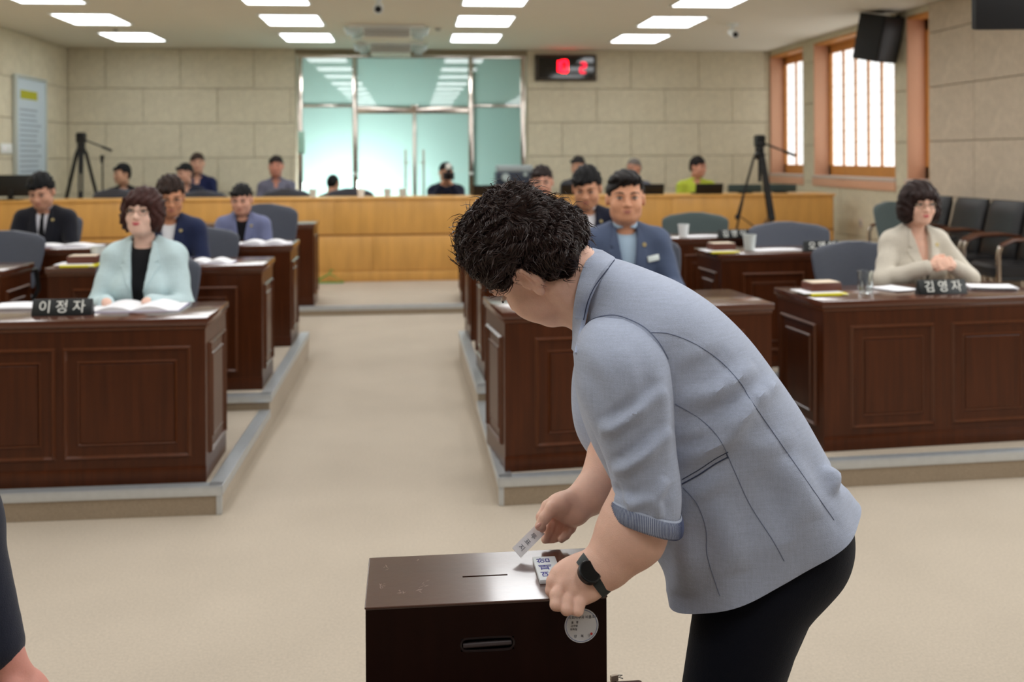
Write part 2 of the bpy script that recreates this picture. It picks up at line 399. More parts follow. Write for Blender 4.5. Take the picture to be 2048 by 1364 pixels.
wb = S(obj('wall_back', MB().box(XL-.2, OX0, YB+.025, YB+.3, 0, CEIL).box(OX1, XR+.2, YB+.025, YB+.3, 0, CEIL).box(OX0, OX1, YB+.025, YB+.3, 3.2, CEIL), m_joint, smooth=False))
zs = [.09, .55, 1.08, 1.61, 2.14, 2.67, CEIL]
def run(parent, axis, a, b, face, m, pitch, zz, sgn, stagger=.5):
    for r in range(len(zz)-1):
        c = a-(pitch*stagger if r % 2 else 0)
        while c < b-.01:
            s0, s1 = max(c, a), min(c+pitch, b)
            if s1-s0 > .05: slab(parent, axis, s0, s1, zz[r], zz[r+1], face, m, sgn)
            c += pitch
run(wb, 'x', XL, OX0, YB+.012, m_stone, 1.1, zs, 1)
run(wb, 'x', OX1, XR, YB+.012, m_stone, 1.1, zs, 1)
wl = S(obj('wall_left', MB().box(XL-.3, XL-.025, -3.2, 16.2, 0, CEIL), m_joint, smooth=False))
run(wl, 'y', 12.0, 16.0, XL-.012, m_stone, 1.0, zs, 1)
S(obj('wall_left_near', MB().box(XL-.024, XL, -3.2, 12.0, 0, CEIL), m_stone, smooth=False))
yy = lambda px: float(U(px, 300, X=XR)[1])
YA0 = yy(1606); YB1, YB0 = yy(1628), yy(1790); YC1, YC0 = yy(1814), yy(1858)
Y0W = 7.2
WZ0, WZ1 = 1.22, 3.2
wr = S(obj('wall_right', MB().box(XR+.025, XR+.5, Y0W, YC0, 0, CEIL).box(XR+.025, XR+.5, YC0, 16.2, 0, WZ0).box(XR+.025, XR+.5, YC0, 16.2, WZ1, CEIL)
    .box(XR+.025, XR+.5, YC1, YB0, WZ0, WZ1).box(XR+.025, XR+.5, YB1, YA0, WZ0, WZ1), m_joint, smooth=False))
zr = [.0, .55, 1.15, 1.75, 2.35, 2.95, CEIL]
run(wr, 'y', Y0W, YC0, XR+.012, m_stone2, .93, zr, -1, 0.0)
run(wr, 'y', YC0, YB0, XR+.012, m_stone, 1.05, [0, .55, WZ0], -1)
run(wr, 'y', YB0, 15.99, XR+.012, m_stone, 1.05, [0, .55, WZ0], -1)
for a, b in ((YC1, YB0), (YB1, YA0)): run(wr, 'y', a, b, XR+.012, m_stone, 2, [WZ0, 1.75, 2.35, 2.95, CEIL], -1, 0)
run(wr, 'y', YC0, YC1, XR+.012, m_stone, 2, [WZ1, CEIL], -1, 0); run(wr, 'y', YB0, YB1, XR+.012, m_stone, 2.2, [WZ1, CEIL], -1, 0); run(wr, 'y', YA0, 15.99, XR+.012, m_stone, 2, [WZ1, CEIL], -1, 0)
S(obj('wall_right_near', MB().box(XR, XR+.3, -3.2, Y0W, 0, CEIL), m_stone2, smooth=False))
S(obj('wall_front', MB().box(XL-.3, XR+.3, -3.4, -3.2, 0, CEIL), m_dark2, smooth=False))
# windows: salmon jambs, wooden frames with paper panes behind a lattice
def window(i, y0, y1):
    w = S(obj('window_%d' % i, MB().box(XR+.40, XR+.46, y0, y1, WZ0, WZ1), m_winwood, smooth=False))
    D = .22
    obj('jamb', MB().box(XR+.004, XR+D+.2, y1-.012, y1+.03, WZ0, WZ1), m_jamb, w, bevel=.004)
    obj('jamb', MB().box(XR+.004, XR+D+.2, y0-.03, y0+.012, WZ0, WZ1), m_winwood, w, bevel=.004)
    obj('jamb_head', MB().box(XR+.004, XR+D+.2, y0, y1, WZ1-.03, WZ1+.01), m_winwood, w, bevel=.004)
    obj('sill', MB().box(XR-.03, XR+D+.2, y0-.02, y1+.02, WZ0+.06, WZ0+.10), m_sill, w, bevel=.006)
    obj('sill_apron', MB().box(XR-.022, XR+.02, y0-.02, y1+.02, WZ0-.05, WZ0+.06), m_jamb, w, bevel=.004)
    gx = XR+D; z0, z1 = WZ0+.10, WZ1-.03; a, b = y0+.012, y1-.012
    fr = MB().box(gx, gx+.06, a, a+.06, z0, z1).box(gx, gx+.06, b-.07, b, z0, z1).box(gx, gx+.06, a, b, z0, z0+.14).box(gx, gx+.06, a, b, z1-.12, z1)
    obj('frame', fr, m_winwood, w, smooth=False)
    L = b-a-.13; npn = max(1, round(L/.42)); pw = L/npn
    for k in range(npn):
        p0 = a+.06+k*pw; p1 = p0+pw
        obj('pane', MB().box(gx+.035, gx+.041, p0, p1, z0+.14, z1-.12), m_pane, w, smooth=False)
        if k: obj('mullion', MB().box(gx+.005, gx+.05, p0-.019, p0+.019, z0+.14, z1-.12), m_winwood, w, bevel=.003)
        for q in range(1, 10):
            zz = z0+.14+(z1-.12-z0-.14)*q/10
            obj('lattice_bar', MB().box(gx+.026, gx+.034, p0, p1, zz-.004, zz+.004), m_white, w, smooth=False)
        obj('lattice_bar', MB().box(gx+.026, gx+.034, (p0+p1)/2-.004, (p0+p1)/2+.004, z0+.14, z1-.12), m_white, w, smooth=False)
window(1, YA0, 15.97); window(2, YB0, YB1); window(3, YC0, YC1)
# glazed screen with double doors in the back wall; a lobby behind it
S(obj('lobby_shell', MB().box(-3.4, 3.4, 20.0, 20.1, 0, 3.4).box(-3.5, -3.4, YB+.3, 20.1, 0, 3.4).box(3.4, 3.5, YB+.3, 20.1, 0, 3.4).box(-3.5, 3.5, YB+.3, 20.1, 3.4, 3.5).box(-3.5, 3.5, YB+.3, 20.1, 0, .08), mat('lobby_paint', (190, 205, 200), .9), smooth=False))
dr = S(obj('door_1', MB().box(-.90, .93, YB+.06, YB+.12, 2.29, 2.39), m_steel, bevel=.004))
GY = YB+.09
px_x = [-1.72, -.885, .915, 1.735]
for x in px_x: obj('post', MB().box(x-.035, x+.035, GY-.05, GY+.05, .09, 3.17), m_steel, dr, bevel=.006)
obj('head_rail', MB().box(-1.76, 1.78, GY-.05, GY+.05, 3.15, 3.2), m_steel, dr, bevel=.005)
for a, b in ((px_x[0], px_x[1]), (px_x[2], px_x[3])): obj('transom', MB().box(a+.035, b-.035, GY-.035, GY+.035, 2.385, 2.42), m_steel, dr, bevel=.004)
for a, b, z0, z1 in ((px_x[0], px_x[1], 2.42, 3.15), (px_x[1], px_x[2], 2.39, 3.15), (px_x[2], px_x[3], 2.42, 3.15), (px_x[0], px_x[1], .09, 2.385), (px_x[2], px_x[3], .09, 2.385)):
    obj('glass_pane', MB().box(a+.036, b-.036, GY-.005, GY+.005, z0, z1), m_frost, dr, smooth=False)
for s, a, b in ((-1, px_x[1], .028), (1, .034, px_x[2])):
    lf = obj('door_leaf', MB().box(a+.04 if s < 0 else a+.004, b-.004 if s < 0 else b-.04, GY-.006, GY+.006, .10, 2.285), m_frost, dr, smooth=False)
    obj('stile', MB().box(.031+s*.002-(.022 if s < 0 else 0), .031+s*.002+(.022 if s > 0 else 0), GY-.02, GY+.02, .10, 2.285), m_steel, lf, bevel=.003)
    hx = .03+s*.14
    obj('pull_handle', MB().tube([(hx, GY-.09, .55), (hx, GY-.09, 1.72)], .016, 12), m_steel, lf)
    for z in (.72, 1.52): obj('handle_bracket', MB().tube([(hx-s*.06, GY-.09, z), (hx+s*.03, GY-.09, z)], .011, 8).tube([(hx, GY-.09, z), (hx, GY-.004, z)], .011, 8), m_steel, lf)
obj('door_closer', MB().box(-.02, .09, GY-.06, GY-.036, 2.37, 2.42), m_steel, dr, bevel=.01)
obj('header_emblem', MB().box(-.16, .2, GY-.045, GY-.03, 2.315, 2.365), m_steel, dr, bevel=.012)
for x in px_x[1:3]: obj('floor_lock', MB().tube([(x, GY-.055, 1.35), (x, GY-.07, 1.35)], .03, 12), m_white, dr)
# ------------------------------------------------------------------ ceiling fittings
def light_panel(x, y, lab):
    r = empty('ceiling_light', (x, y, CEIL), 0, lab, 'light', 'recessed ceiling light panels')
    w, d = .33, .45
    obj('frame', MB().box(-w-.03, w+.03, -d-.03, -d, -.012, 0).box(-w-.03, w+.03, d, d+.03, -.012, 0).box(-w-.03, -w, -d, d, -.012, 0).box(w, w+.03, -d, d, -.012, 0), m_white, r, smooth=False)
    obj('diffuser', MB().box(-w, w, -d, d, -.008, -.001), m_diff, r, bevel=.003)
rows = ['in the row cut by the top edge', 'in the middle row', 'in the row closest to the back wall']
cols = ['first from the left wall', 'second from the left wall', 'third from the left wall', 'fourth from the left wall']
for j, y in enumerate(LY_SEEN):
    for i, x in enumerate(LX): light_panel(x, y-(.06*(i-1.5)), 'light panel %s, %s' % (rows[j], cols[i]))
def cassette(x, y, lab):
    r = empty('air_conditioner', (x, y, CEIL-.002), 0, lab, 'air conditioner', 'ceiling air conditioners')
    obj('housing', MB().box(-.48, .48, -.42, .42, -.035, 0), m_white, r, bevel=.012)
    obj('intake_grille', MB().box(-.29, .29, -.36, .27, -.15, -.055), m_ceil, r, bevel=.004)
    obj('lift_frame', MB().box(-.27, .27, -.34, .25, -.06, -.03), m_blackm, r, smooth=False)
    for k in range(5): obj('slat', MB().box(-.285, .285, -.366, -.358, -.147+k*.018, -.137+k*.018), m_grille, r, smooth=False)
    for s in (-1, 1):
        for yv, wv in ((-.36, .13), (.10, .10)):
            obj('side_vane', MB().prism([(s*.30, -.05), (s*(.30+wv*1.5), -.02), (s*(.30+wv*1.9), -.02), (s*(.30+wv*1.6), -.135), (s*(.30+wv*.5), -.12)], yv-.012, yv+.012), m_silver, r, bevel=.004)
        obj('end_vane', MB().box(-.30, .30, -.05, .05, -.005, .005).xf(m4(rotx(-s*.35), (0, s*.35, -.045))), m_white, r, bevel=.003)
c1 = U(775, 57, Z=CEIL); c2 = U(784, 103, Z=CEIL-.02)
cassette(c1[0], c1[1], 'white ceiling air conditioner with silver side vanes, between the light panels')
cassette(c2[0], min(c2[1], 15.4), 'white ceiling air conditioner close above the glass doors')
def cctv(p, lab):
    r = empty('security_camera', (p[0], p[1], CEIL), 0, lab, 'camera', 'ceiling security cameras')
    obj('mount', MB().lathe([(.02, -.03), (.07, -.03), (.075, 0), (.02, 0)], 20), m_white, r)
    obj('neck', MB().tube([(0, 0, -.03), (0, 0, -.09)], .022, 12), m_white, r)
    b = obj('camera_body', MB().tube([(0, .07, -.10), (0, -.10, -.15)], [.05, .052], 16), m_white, r)
    obj('lens', MB().tube([(0, -.101, -.150), (0, -.115, -.154)], [.035, .03], 16), m_black, b)
cctv(U(757, 2, Z=CEIL-.05), 'white security camera at the top edge above the doors')
cctv(U(1466, 52, Z=CEIL-.03), 'white security camera on the ceiling near the windows')
def detector(p, lab):
    r = empty('smoke_detector', (p[0], p[1], CEIL), 0, lab, 'detector', 'round ceiling detectors')
    obj('base', MB().lathe([(.01, -.012), (.055, -.012), (.058, 0), (.01, 0)], 20), m_ceil, r)
    obj('sensor_head', MB().lathe([(.005, -.045), (.028, -.04), (.036, -.012), (.01, -.011)], 16), m_grille, r)
detector(U(876, 58, Z=CEIL-.02), 'small round detector beside the middle air conditioner')
detector(U(231, 60, Z=CEIL-.02), 'small round detector between the two leftmost light panels')
# ------------------------------------------------------------------ things on the walls
m_red = mat('red_digit', (255, 20, 30), .5, emit=((255, 10, 30), 9)); m_reddim = mat('red_digit_dim', (200, 30, 50), .5, emit=((230, 30, 60), 2))
m_screen = mat('dark_glass', (20, 18, 16), .06, spec=.6)
p0, p1 = U(1070, 109, Y=YB-.05), U(1193, 162, Y=YB-.05)
r = empty('wall_clock', ((p0[0]+p1[0])/2, YB-.02, (p0[2]+p1[2])/2), 0, 'black digital wall clock with red numerals, right of the glass doors', 'clock')
hw, hh = (p1[0]-p0[0])/2, (p0[2]-p1[2])/2
obj('case', MB().box(-hw, hw, -.045, .012, -hh, hh), mat('clock_case', (62, 54, 44), .4), r, bevel=.01)
obj('face', MB().box(-hw+.05, hw-.05, -.05, -.044, -hh+.04, hh-.04), m_screen, r, smooth=False)
def seg7(parent, cx, cz, w, h, on, m):
    t = .018
    S7 = {'a': (-w, w, h-t, h+t), 'd': (-w, w, -h-t, -h+t), 'g': (-w, w, -t, t), 'f': (-w-t, -w+t, 0, h), 'b': (w-t, w+t, 0, h), 'e': (-w-t, -w+t, -h, 0), 'c': (w-t, w+t, -h, 0)}
    mb = MB()
    for k in on: a = S7[k]; mb.box(cx+a[0], cx+a[1], -.056, -.0495, cz+a[2], cz+a[3])
    obj('numeral', mb, m, parent, smooth=False)
seg7(r, -.16, .02, .045, .085, 'bc', m_red); seg7(r, -.03, .02, .045, .085, 'abcdef', m_red); seg7(r, .27, 0, .04, .075, 'abged', m_reddim)
# framed notice on the left wall
def ywall(px): return float(U(px, 250, X=XL)[1])
ya, yb = ywall(26), ywall(84)
zt = float(U(84, 165, X=XL)[2]); zb = float(U(60, 372, X=XL)[2])
r = empty('notice_board', (XL+.012, (ya+yb)/2, (zt+zb)/2), 0, 'tall framed white notice with a yellow heading on the stone wall', 'notice'); hw = abs(yb-ya)/2; hh = (zt-zb)/2
obj('backing', MB().box(-.005, .025, -hw, hw, -hh, hh), mat('notice_sheet', (196, 212, 222), .5), r, smooth=False)
obj('frame', MB().box(-.005, .05, -hw-.04, -hw, -hh-.04, hh+.04).box(-.005, .05, hw, hw+.04, -hh-.04, hh+.04).box(-.005, .05, -hw, hw, hh, hh+.04).box(-.005, .05, -hw, hw, -hh-.04, -hh), mat('notice_frame', (196, 204, 200), .35, metal=.3), r, bevel=.006)
obj('heading', MB().box(.025, .028, -hw*.7, hw*.45, hh*.62, hh*.78), mat('olive_heading', (176, 176, 40), .6), r, smooth=False)
for k in range(14):
    z = hh*(.42-k*.095); obj('text_line', MB().box(.025, .0265, -hw*.75, hw*RNG.uniform(.3, .75), z-.012, z+.012), mat('grey_text', (150, 164, 178), .7), r, smooth=False)
q = U(8, 297, X=XL); r = empty('wall_switch', (XL+.012, q[1], q[2]), 0, 'small white switch plate on the wall beside the framed notice', 'switch')
obj('plate', MB().box(-.006, .012, -.14, .22, -.065, .065), m_white, r, bevel=.006); obj('rocker', MB().box(.012, .02, -.09, .0, -.03, .03), m_paper, r, bevel=.004)
q = U(1722, 446, X=XR); r = empty('wall_outlet', (XR, q[1], q[2]), 0, 'small beige wall outlet below the large window', 'outlet')
obj('plate', MB().box(-.01, .004, -.04, .04, -.06, .06), m_sill, r, bevel=.004); obj('socket', MB().box(-.013, -.009, -.022, .022, -.025, .025), m_grille, r, bevel=.003)
q = U(603, 285, Y=YB-.02); r = empty('door_sign', (q[0], YB-.004, q[2]), 0, 'narrow pale green upright sign beside the glass doors', 'sign')
obj('sign_plate', MB().box(-.045, .045, -.012, .006, -.17, .17), mat('pale_green', (170, 214, 196), .5), r, bevel=.004); obj('sign_rim', MB().box(-.05, .05, -.006, .004, -.175, .175), m_alu, r, bevel=.003)
# loudspeaker and its wall bracket by the window; hung monitor at the top corner
q = U(1757, 76, X=XR-.28); r = empty('loudspeaker', tuple(q), 0, 'black wall loudspeaker tilted down in front of the window', 'speaker')
Mr = m4(rotz(.5) @ rotx(.22)); obj('cabinet', MB().box(-.20, .20, -.17, .17, -.27, .27).xf(Mr), m_blackm, r, bevel=.012)
obj('grille', MB().box(-.185, .185, -.182, -.168, -.25, .25).xf(Mr), m_black, r, bevel=.01)
obj('bracket', MB().tube([(0, .15, .12), (.12, .12, .16), (.275, .06, .18)], .018, 8).box(.255, .279, .02, .10, .08, .28), m_blackm, r)
q = U(1953, 57, d=5.2); r = empty('ceiling_monitor', tuple(q), -.12, 'black hanging monitor seen from behind in the top corner', 'monitor')
obj('screen_case', MB().box(0, .95, 0, .07, 0, .58), m_blackm, r, bevel=.012); obj('bezel', MB().box(-.008, .958, -.012, .004, -.008, .588), m_black, r, bevel=.006)
obj('hanger_pole', MB().tube([(.47, .06, .4), (.47, .06, CEIL-q[2])], .024, 12), m_blackm, r)
obj('hanger_plate', MB().box(.37, .57, -.04, .16, CEIL-q[2]-.012, CEIL-q[2]-.001), m_blackm, r, bevel=.003)
# ------------------------------------------------------------------ desks
def frame_bar(x0, x1, z0, z1, t, y0, y1):
    """mitred rectangular bead"""
    mb = MB(); o = [(x0, z0), (x1, z0), (x1, z1), (x0, z1)]; i = [(x0+t, z0+t), (x1-t, z0+t), (x1-t, z1-t), (x0+t, z1-t)]; mid = [((a[0]+b[0])/2, (a[1]+b[1])/2) for a, b in zip(o, i)]
    v = [(x, y0, z) for x, z in o]+[(x, y1, z) for x, z in mid]+[(x, y0, z) for x, z in i]; f = []
    for k in range(4):
        j = (k+1) % 4; f += [(k, j, 4+j, 4+k), (4+k, 4+j, 8+j, 8+k), (k, 8+k, 8+j, j)]
    return mb.add(v, f)
def panels_on(parent, rects, y, turn=None, bead=.022):
    for x0, x1, z0, z1 in rects:
        a = frame_bar(x0, x1, z0, z1, bead, y+.002, y-.013)
        ins = .062; b = frame_bar(x0+ins, x1-ins, z0+ins, z1-ins, .014, y+.001, y-.008)
        c = MB().box(x0+ins+.013, x1-ins-.013, y-.005, y+.004, z0+ins+.013, z1-ins-.013)
        for mb, nm, m, bv in ((a, 'panel_moulding', m_dark2, 0), (b, 'inner_moulding', m_dark2, 0), (c, 'raised_panel', m_dark, .004)):
            if turn is not None: mb.xf(turn)
            obj(nm, mb, m, parent, bevel=bv, smooth=False)
def desk(corner, rz, w, dp, h, label, rects=None, sides=(1, 1), name='desk', top_m=None):
    """origin: front left bottom corner; front faces -y"""
    r = empty(name, corner, rz, label, 'desk', 'wooden council desks')
    obj('desktop', MB().box(-.012, w+.012, -.014, dp+.01, h-.034, h), top_m or m_darkt, r, bevel=.005)
    obj('top_moulding', MB().box(-.004, w+.004, -.006, dp-.01, h-.052, h-.034), m_dark2, r, bevel=.004)
    f = obj('front_panel', MB().box(0, w, 0, .03, .0, h-.05), m_dark, r, smooth=False)
    obj('plinth', MB().box(-.003, w+.003, -.006, .0, .0, .075), m_dark, r, bevel=.002)
    if rects is None:
        n = 2; mg = .142; gap = .092; pw = (w-2*mg-gap*(n-1))/n
        rects = [(mg+k*(pw+gap), mg+k*(pw+gap)+pw, .105, h-.125) for k in range(n)]
    panels_on(f, rects, 0)
    for k, x in ((0, 0), (1, w)):
        s = obj('side_panel', MB().box(x-(.0 if k == 0 else .03), x+(.03 if k == 0 else 0), .03, dp-.02, 0, h-.05), m_dark, r, smooth=False)
        if sides[k]:
            T = m4(rotz(-PI/2), (0, dp-.02+.02, 0)) if k == 0 else m4(rotz(PI/2), (w, .02, 0))
            panels_on(s, [(.06, dp-.075, .105, h-.125)], 0, T, .018)
    return r
HD = .75
lrect = [(.03, .582, .115, .625), (.612, 1.178, .115, .625)]
D = {}
D['L1'] = desk((-2.185, 4.79, .125), 0, 1.24, .53, HD, 'dark wooden front desk behind the aisle edge, holding the open white booklet', lrect)
D['L2'] = desk((-2.145, 6.28, .21), 0, 1.24, .5, HD, 'dark wooden desk behind the woman in the mint jacket')
q = U(62, 525, Z=.96); D['L2o'] = desk((q[0]-1.24, q[1]-.48, .21), 0, 1.24, .5, HD, 'dark wooden desk at the left edge with an empty grey chair')
D['L3'] = desk((-2.13, 7.69, .21), 0, 1.23, .5, HD, 'dark wooden desk of the man in the slate blue blazer')
q = U(190, 497, Z=.96); D['L3o'] = desk((q[0]-1.24, q[1], .21), 0, 1.24, .5, HD, 'dark wooden desk of the man in the black suit')
D['L4'] = desk((-2.25, 10.6, .09), 0, 1.24, .5, .84, 'dark wooden desk in front of the golden counter, left of the aisle')
D['R1i'] = desk((.425, 4.775, .125), .10, 1.34, .53, HD, 'dark wooden desk partly hidden behind the bending woman')
D['R1o'] = desk((2.03, 4.925, .125), .075, 1.3, .55, HD, 'dark wooden desk of the woman in the beige jacket')
D['R2i'] = desk((.44, 6.34, .21), .05, 1.24, .5, HD, 'dark wooden desk edge just past the bent face, second from the aisle front')
D['R2o'] = desk((2.0, 6.52, .21), .07, 1.25, .48, HD, 'dark wooden desk with a glass and nameplate before an empty grey chair')
D['R3i'] = desk((.43, 7.75, .21), .04, 1.24, .5, HD, 'narrow visible end of a dark desk farther along the aisle')
D['R3o'] = desk((1.96, 7.82, .21), .06, 1.25, .5, HD, 'dark wooden desk in front of the tripod, with paper cup and nameplate')
D['R4i'] = desk((.50, 10.6, .09), 0, 1.24, .5, .84, 'dark wooden desk end by the golden counter, right of the aisle')
# ------------------------------------------------------------------ golden counter at the back
BY = 12.62; bz = float(U(770, 395, Y=BY)[2]); xr_b = float(U(1668, 430, Y=BY)[0])
r = empty('long_counter', (0, BY, .09), 0, 'long golden wooden counter running across the back of the room', 'counter')
H = bz-.09; zg = float(U(770, 470, Y=BY)[2])-.09
obj('carcass', MB().box(XL+.02, xr_b, .02, .55, 0, H-.03), m_gold, r, smooth=False)
obj('counter_top', MB().box(XL+.02, xr_b+.015, -.02, .60, H-.03, H), m_gold, r, bevel=.006)
n = 5; wseg = (xr_b-XL-.04)/n
for k in range(n):
    a = XL+.02+k*wseg
    obj('upper_board', MB().box(a, a+wseg-.003, 0, .021, zg+.014, H-.031), m_gold, r, bevel=.003)
n = 9; wseg = (xr_b-XL-.04)/n
for k in range(n):
    a = XL+.02+k*wseg
    obj('lower_board', MB().box(a, a+wseg-.004, 0, .021, .13, zg-.010), m_gold, r, bevel=.003)
obj('groove_strip', MB().box(XL+.02, xr_b-.004, .006, .021, zg-.010, zg+.014), m_gold2, r, smooth=False)
obj('base_board', MB().box(XL+.02, xr_b+.004, -.014, .021, 0, .125), m_gold, r, bevel=.005)
# ------------------------------------------------------------------ chairs
def office_chair(loc, rz, label, m=None, h=.98, wd=.27):
    """faces -y; origin on the floor under the seat"""
    m = m or m_chair
    r = empty('office_chair', loc, rz, label, 'chair', 'grey upholstered office chairs')
    rings = []
    nz = 18
    for j in range(nz):
        t = j/(nz-1); z = .50+(h-.50)*t; wdt = wd*(.86+.22*math.sin(PI*min(t*1.1, 1)*.55))*(1 if t < .80 else math.sqrt(max(.002, 1-((t-.80)/.204)**2.4)))
        ring = []
        for k in range(20):
            a = 2*PI*k/20; x = wdt*np.sign(math.cos(a))*abs(math.cos(a))**.6; th = .035*np.sign(math.sin(a))*abs(math.sin(a))**.8
            ring.append((x, .25+.11*t-.22*(x/.3)**2*.35+th, z))
        rings.append(ring)
    obj('backrest', MB().loft(rings), m, r)
    rings = []
    for zz, s in ((.40, .8), (.415, .97), (.45, 1.0), (.475, .95), (.485, .75)):
        rings.append([(.26*s*np.sign(math.cos(a))*abs(math.cos(a))**.55, -.02+.25*s*np.sign(math.sin(a))*abs(math.sin(a))**.55, zz) for a in [2*PI*k/24 for k in range(24)]])
    obj('seat', MB().loft(rings), m, r)
    obj('back_bracket', MB().tube([(0, .12, .40), (0, .27, .42), (0, .31, .62)], .022, 8), m_black, r)
    for s in (-1, 1): obj('armrest', MB().tube([(s*.25, .12, .42), (s*.30, .10, .50), (s*.30, .05, .64), (s*.29, -.16, .655)], [.014, .014, .018, .022], 8), m_black, r)
    obj('gas_post', MB().tube([(0, 0, .10), (0, 0, .40)], [.03, .022], 12), m_black, r)
    for k in range(5):
        a = 2*PI*k/5+.3; lg = obj('base_leg', MB().tube([(0, 0, .10), (.27*math.cos(a), .27*math.sin(a), .065)], [.026, .016], 8), m_black, r)
        obj('castor', MB().ell((.27*math.cos(a), .27*math.sin(a), .0285), (.026, .026, .028), 10, 6), m_black, lg)
    return r
def chair_at(px, pytop, Y, floor, label, m=None, rz=0, wd=.27):
    q = U(px, pytop, Y=Y+.33); h = q[2]-floor; return office_chair((q[0], Y, floor), rz, label, m, h, wd)
chair_at(303, 508, 5.75, .125, 'grey office chair under the woman in the mint jacket')
chair_at(400, 455, 7.25, .21, 'grey office chair behind the man in the navy jacket and glasses')
chair_at(12, 462, 7.2, .21, 'empty grey office chair at the left edge')
chair_at(530, 408, 8.75, .21, 'grey office chair behind the man in the slate blue blazer')
chair_at(100, 425, 8.75, .21, 'grey office chair hidden behind the man in the black suit')
chair_at(1710, 483, 6.0, .125, 'blue grey office chair beside the woman in the beige jacket', m_chair, 0, .30)
chair_at(1265, 470, 6.0, .125, 'grey office chair behind the man with the white name tag')
chair_at(1190, 440, 7.4, .21, 'grey office chair behind the man in the black suit jacket looking down', )
chair_at(1085, 410, 8.9, .21, 'grey office chair behind the man in glasses next to the permed hair')
chair_at(1570, 444, 7.35, .21, 'empty grey office chair behind the desk with the clear glass', m_chair, 0, .30)
chair_at(1365, 425, 8.6, .21, 'empty dark green grey office chair behind the paper cup', m_chair2, -.35)
chair_at(1796, 403, 8.7, .21, 'teal grey office chair back seen just left of the woman in beige', m_chair2, .2, .2)
FB = .09
def chair_b(px, py, lab):
    # chairs behind the counter have their backs to the people in front: the back stands at y = 13.35
    q = U(px, py, Y=13.37); office_chair((q[0], 13.7, FB), PI, lab, None, q[2]-FB, .29)
for px, py, lab in ((232, 377, 'grey chair back above the counter before the dark haired man in profile'), (405, 381, 'grey chair back above the counter below the navy shirt'), (572, 377, 'grey chair back in front of the man in the grey polo'),
                    (700, 376, 'grey chair back beside the cropped dark head at the doors'), (1030, 377, 'grey chair back below the projector')):
    chair_b(px, py, lab)
# black leather visitor chairs along the right wall (they face the room, -x)
def visitor_chair(y, lab):
    r = empty('visitor_chair', (5.1, y, .21), -PI/2, lab, 'chair', 'black leather visitor chairs along the stone wall')
    F0 = r.location.z
    rings = []
    for t in np.linspace(0, 1, 9):
        z = .44+.53*t; w = .275*(1 if t < .9 else .96); th = .055*(1 if 0 < t < 1 else .6)
        rings.append([(w*np.sign(math.cos(a))*abs(math.cos(a))**.4, .20+.12*t+th*np.sign(math.sin(a))*abs(math.sin(a))**.7, z) for a in [2*PI*k/20 for k in range(20)]])
    obj('backrest', MB().loft(rings), m_leather, r)
    rings = []
    for zz, s in ((.36, .85), (.38, 1), (.45, 1), (.475, .9)):
        rings.append([(.235*s*np.sign(math.cos(a))*abs(math.cos(a))**.4, -.06+.26*s*np.sign(math.sin(a))*abs(math.sin(a))**.4, zz) for a in [2*PI*k/24 for k in range(24)]])
    obj('seat', MB().loft(rings), m_leather, r)
    for s in (-1, 1):
        obj('armrest', MB().tube([(s*.262, .24, .66), (s*.262, .05, .69), (s*.262, -.18, .685), (s*.262, -.29, .64)], [.022, .026, .026, .022], 10, flat=.7), m_arm, r)
        obj('front_leg', MB().tube([(s*.262, -.29, .63), (s*.262, -.31, .58), (s*.262, -.30, .02)], [.024, .02, .018], 10), m_steel, r)
        obj('rear_leg', MB().tube([(s*.25, .26, .66), (s*.25, .30, .02)], .018, 10), m_steel, r)
        obj('seat_rail', MB().tube([(s*.25, -.30, .36), (s*.25, .28, .36)], .016, 8), m_blackm, r)
    return r
vy = [float(U(px, 460, X=5.3)[1]) for px in (1855, 1924, 1995, 2075)]
# ------------------------------------------------------------------ tripods
def tripod(p, top, lab, rz=0, flip=1):
    x, y, z0 = p; r = empty('tripod', p, rz, lab, 'tripod', 'black video camera tripods'); h = top-z0
    obj('head', MB().box(-.055, .055, -.05, .05, h-.14, h-.05).box(-.05, .05, -.08, .08, h-.05, h-.02).ell((0, 0, h-.17), (.055, .055, .055)), m_black, r, bevel=.006)
    obj('plate', MB().box(-.04, .04, -.07, .07, h-.02, h), m_blackm, r, bevel=.004)
    obj('pan_handle', MB().tube([(.05, -.02, h-.1), (.40, -.06, h-.24)], .011, 8).tube([(.28, -.045, h-.192), (.41, -.06, h-.245)], .018, 8), m_blackm, r)
    obj('bowl', MB().lathe([(.02, h-.30), (.05, h-.28), (.065, h-.22), (.05, h-.20)], 16), m_black, r)
    obj('centre_column', MB().tube([(0, 0, h-.55), (0, 0, h-.22)], .02, 10), m_black, r)
    for k in range(3):
        a = -PI/2+.25+2*PI*k/3; c, s = math.cos(a), math.sin(a); R0, R1 = .06, .40
        lg = obj('leg', MB().tube([(R0*c-.02*s, R0*s+.02*c, h-.25), ((R0+.2)*c-.02*s, (R0+.2)*s+.02*c, h*.45)], .014, 8).tube([(R0*c+.02*s, R0*s-.02*c, h-.25), ((R0+.2)*c+.02*s, (R0+.2)*s-.02*c, h*.45)], .014, 8).tube([(.19*c, .19*s, h*.58), (R1*c, R1*s, .02)], .013, 8), m_black, r)
        obj('leg_clamp', MB().ell(((R0+.2)*c, (R0+.2)*s, h*.45), (.03, .03, .035)), m_blackm, lg)
        obj('foot', MB().ell((R1*c, R1*s, .019), (.022, .022, .018)), m_blackm, lg)
        obj('spreader', MB().tube([(0, 0, h*.36), (.22*c, .22*s, h*.52-.12)], .008, 6), m_blackm, r)
q = U(1520, 470, Y=11.7); t = U(1519, 270, Y=11.7)
tripod((q[0], 11.7, FB), t[2], 'black tripod standing in front of the golden counter')
q = U(163, 400, Y=14.2); t = U(160, 265, Y=14.2)
tripod((q[0], 14.2, FB), t[2], 'black tripod behind the counter by the left wall')
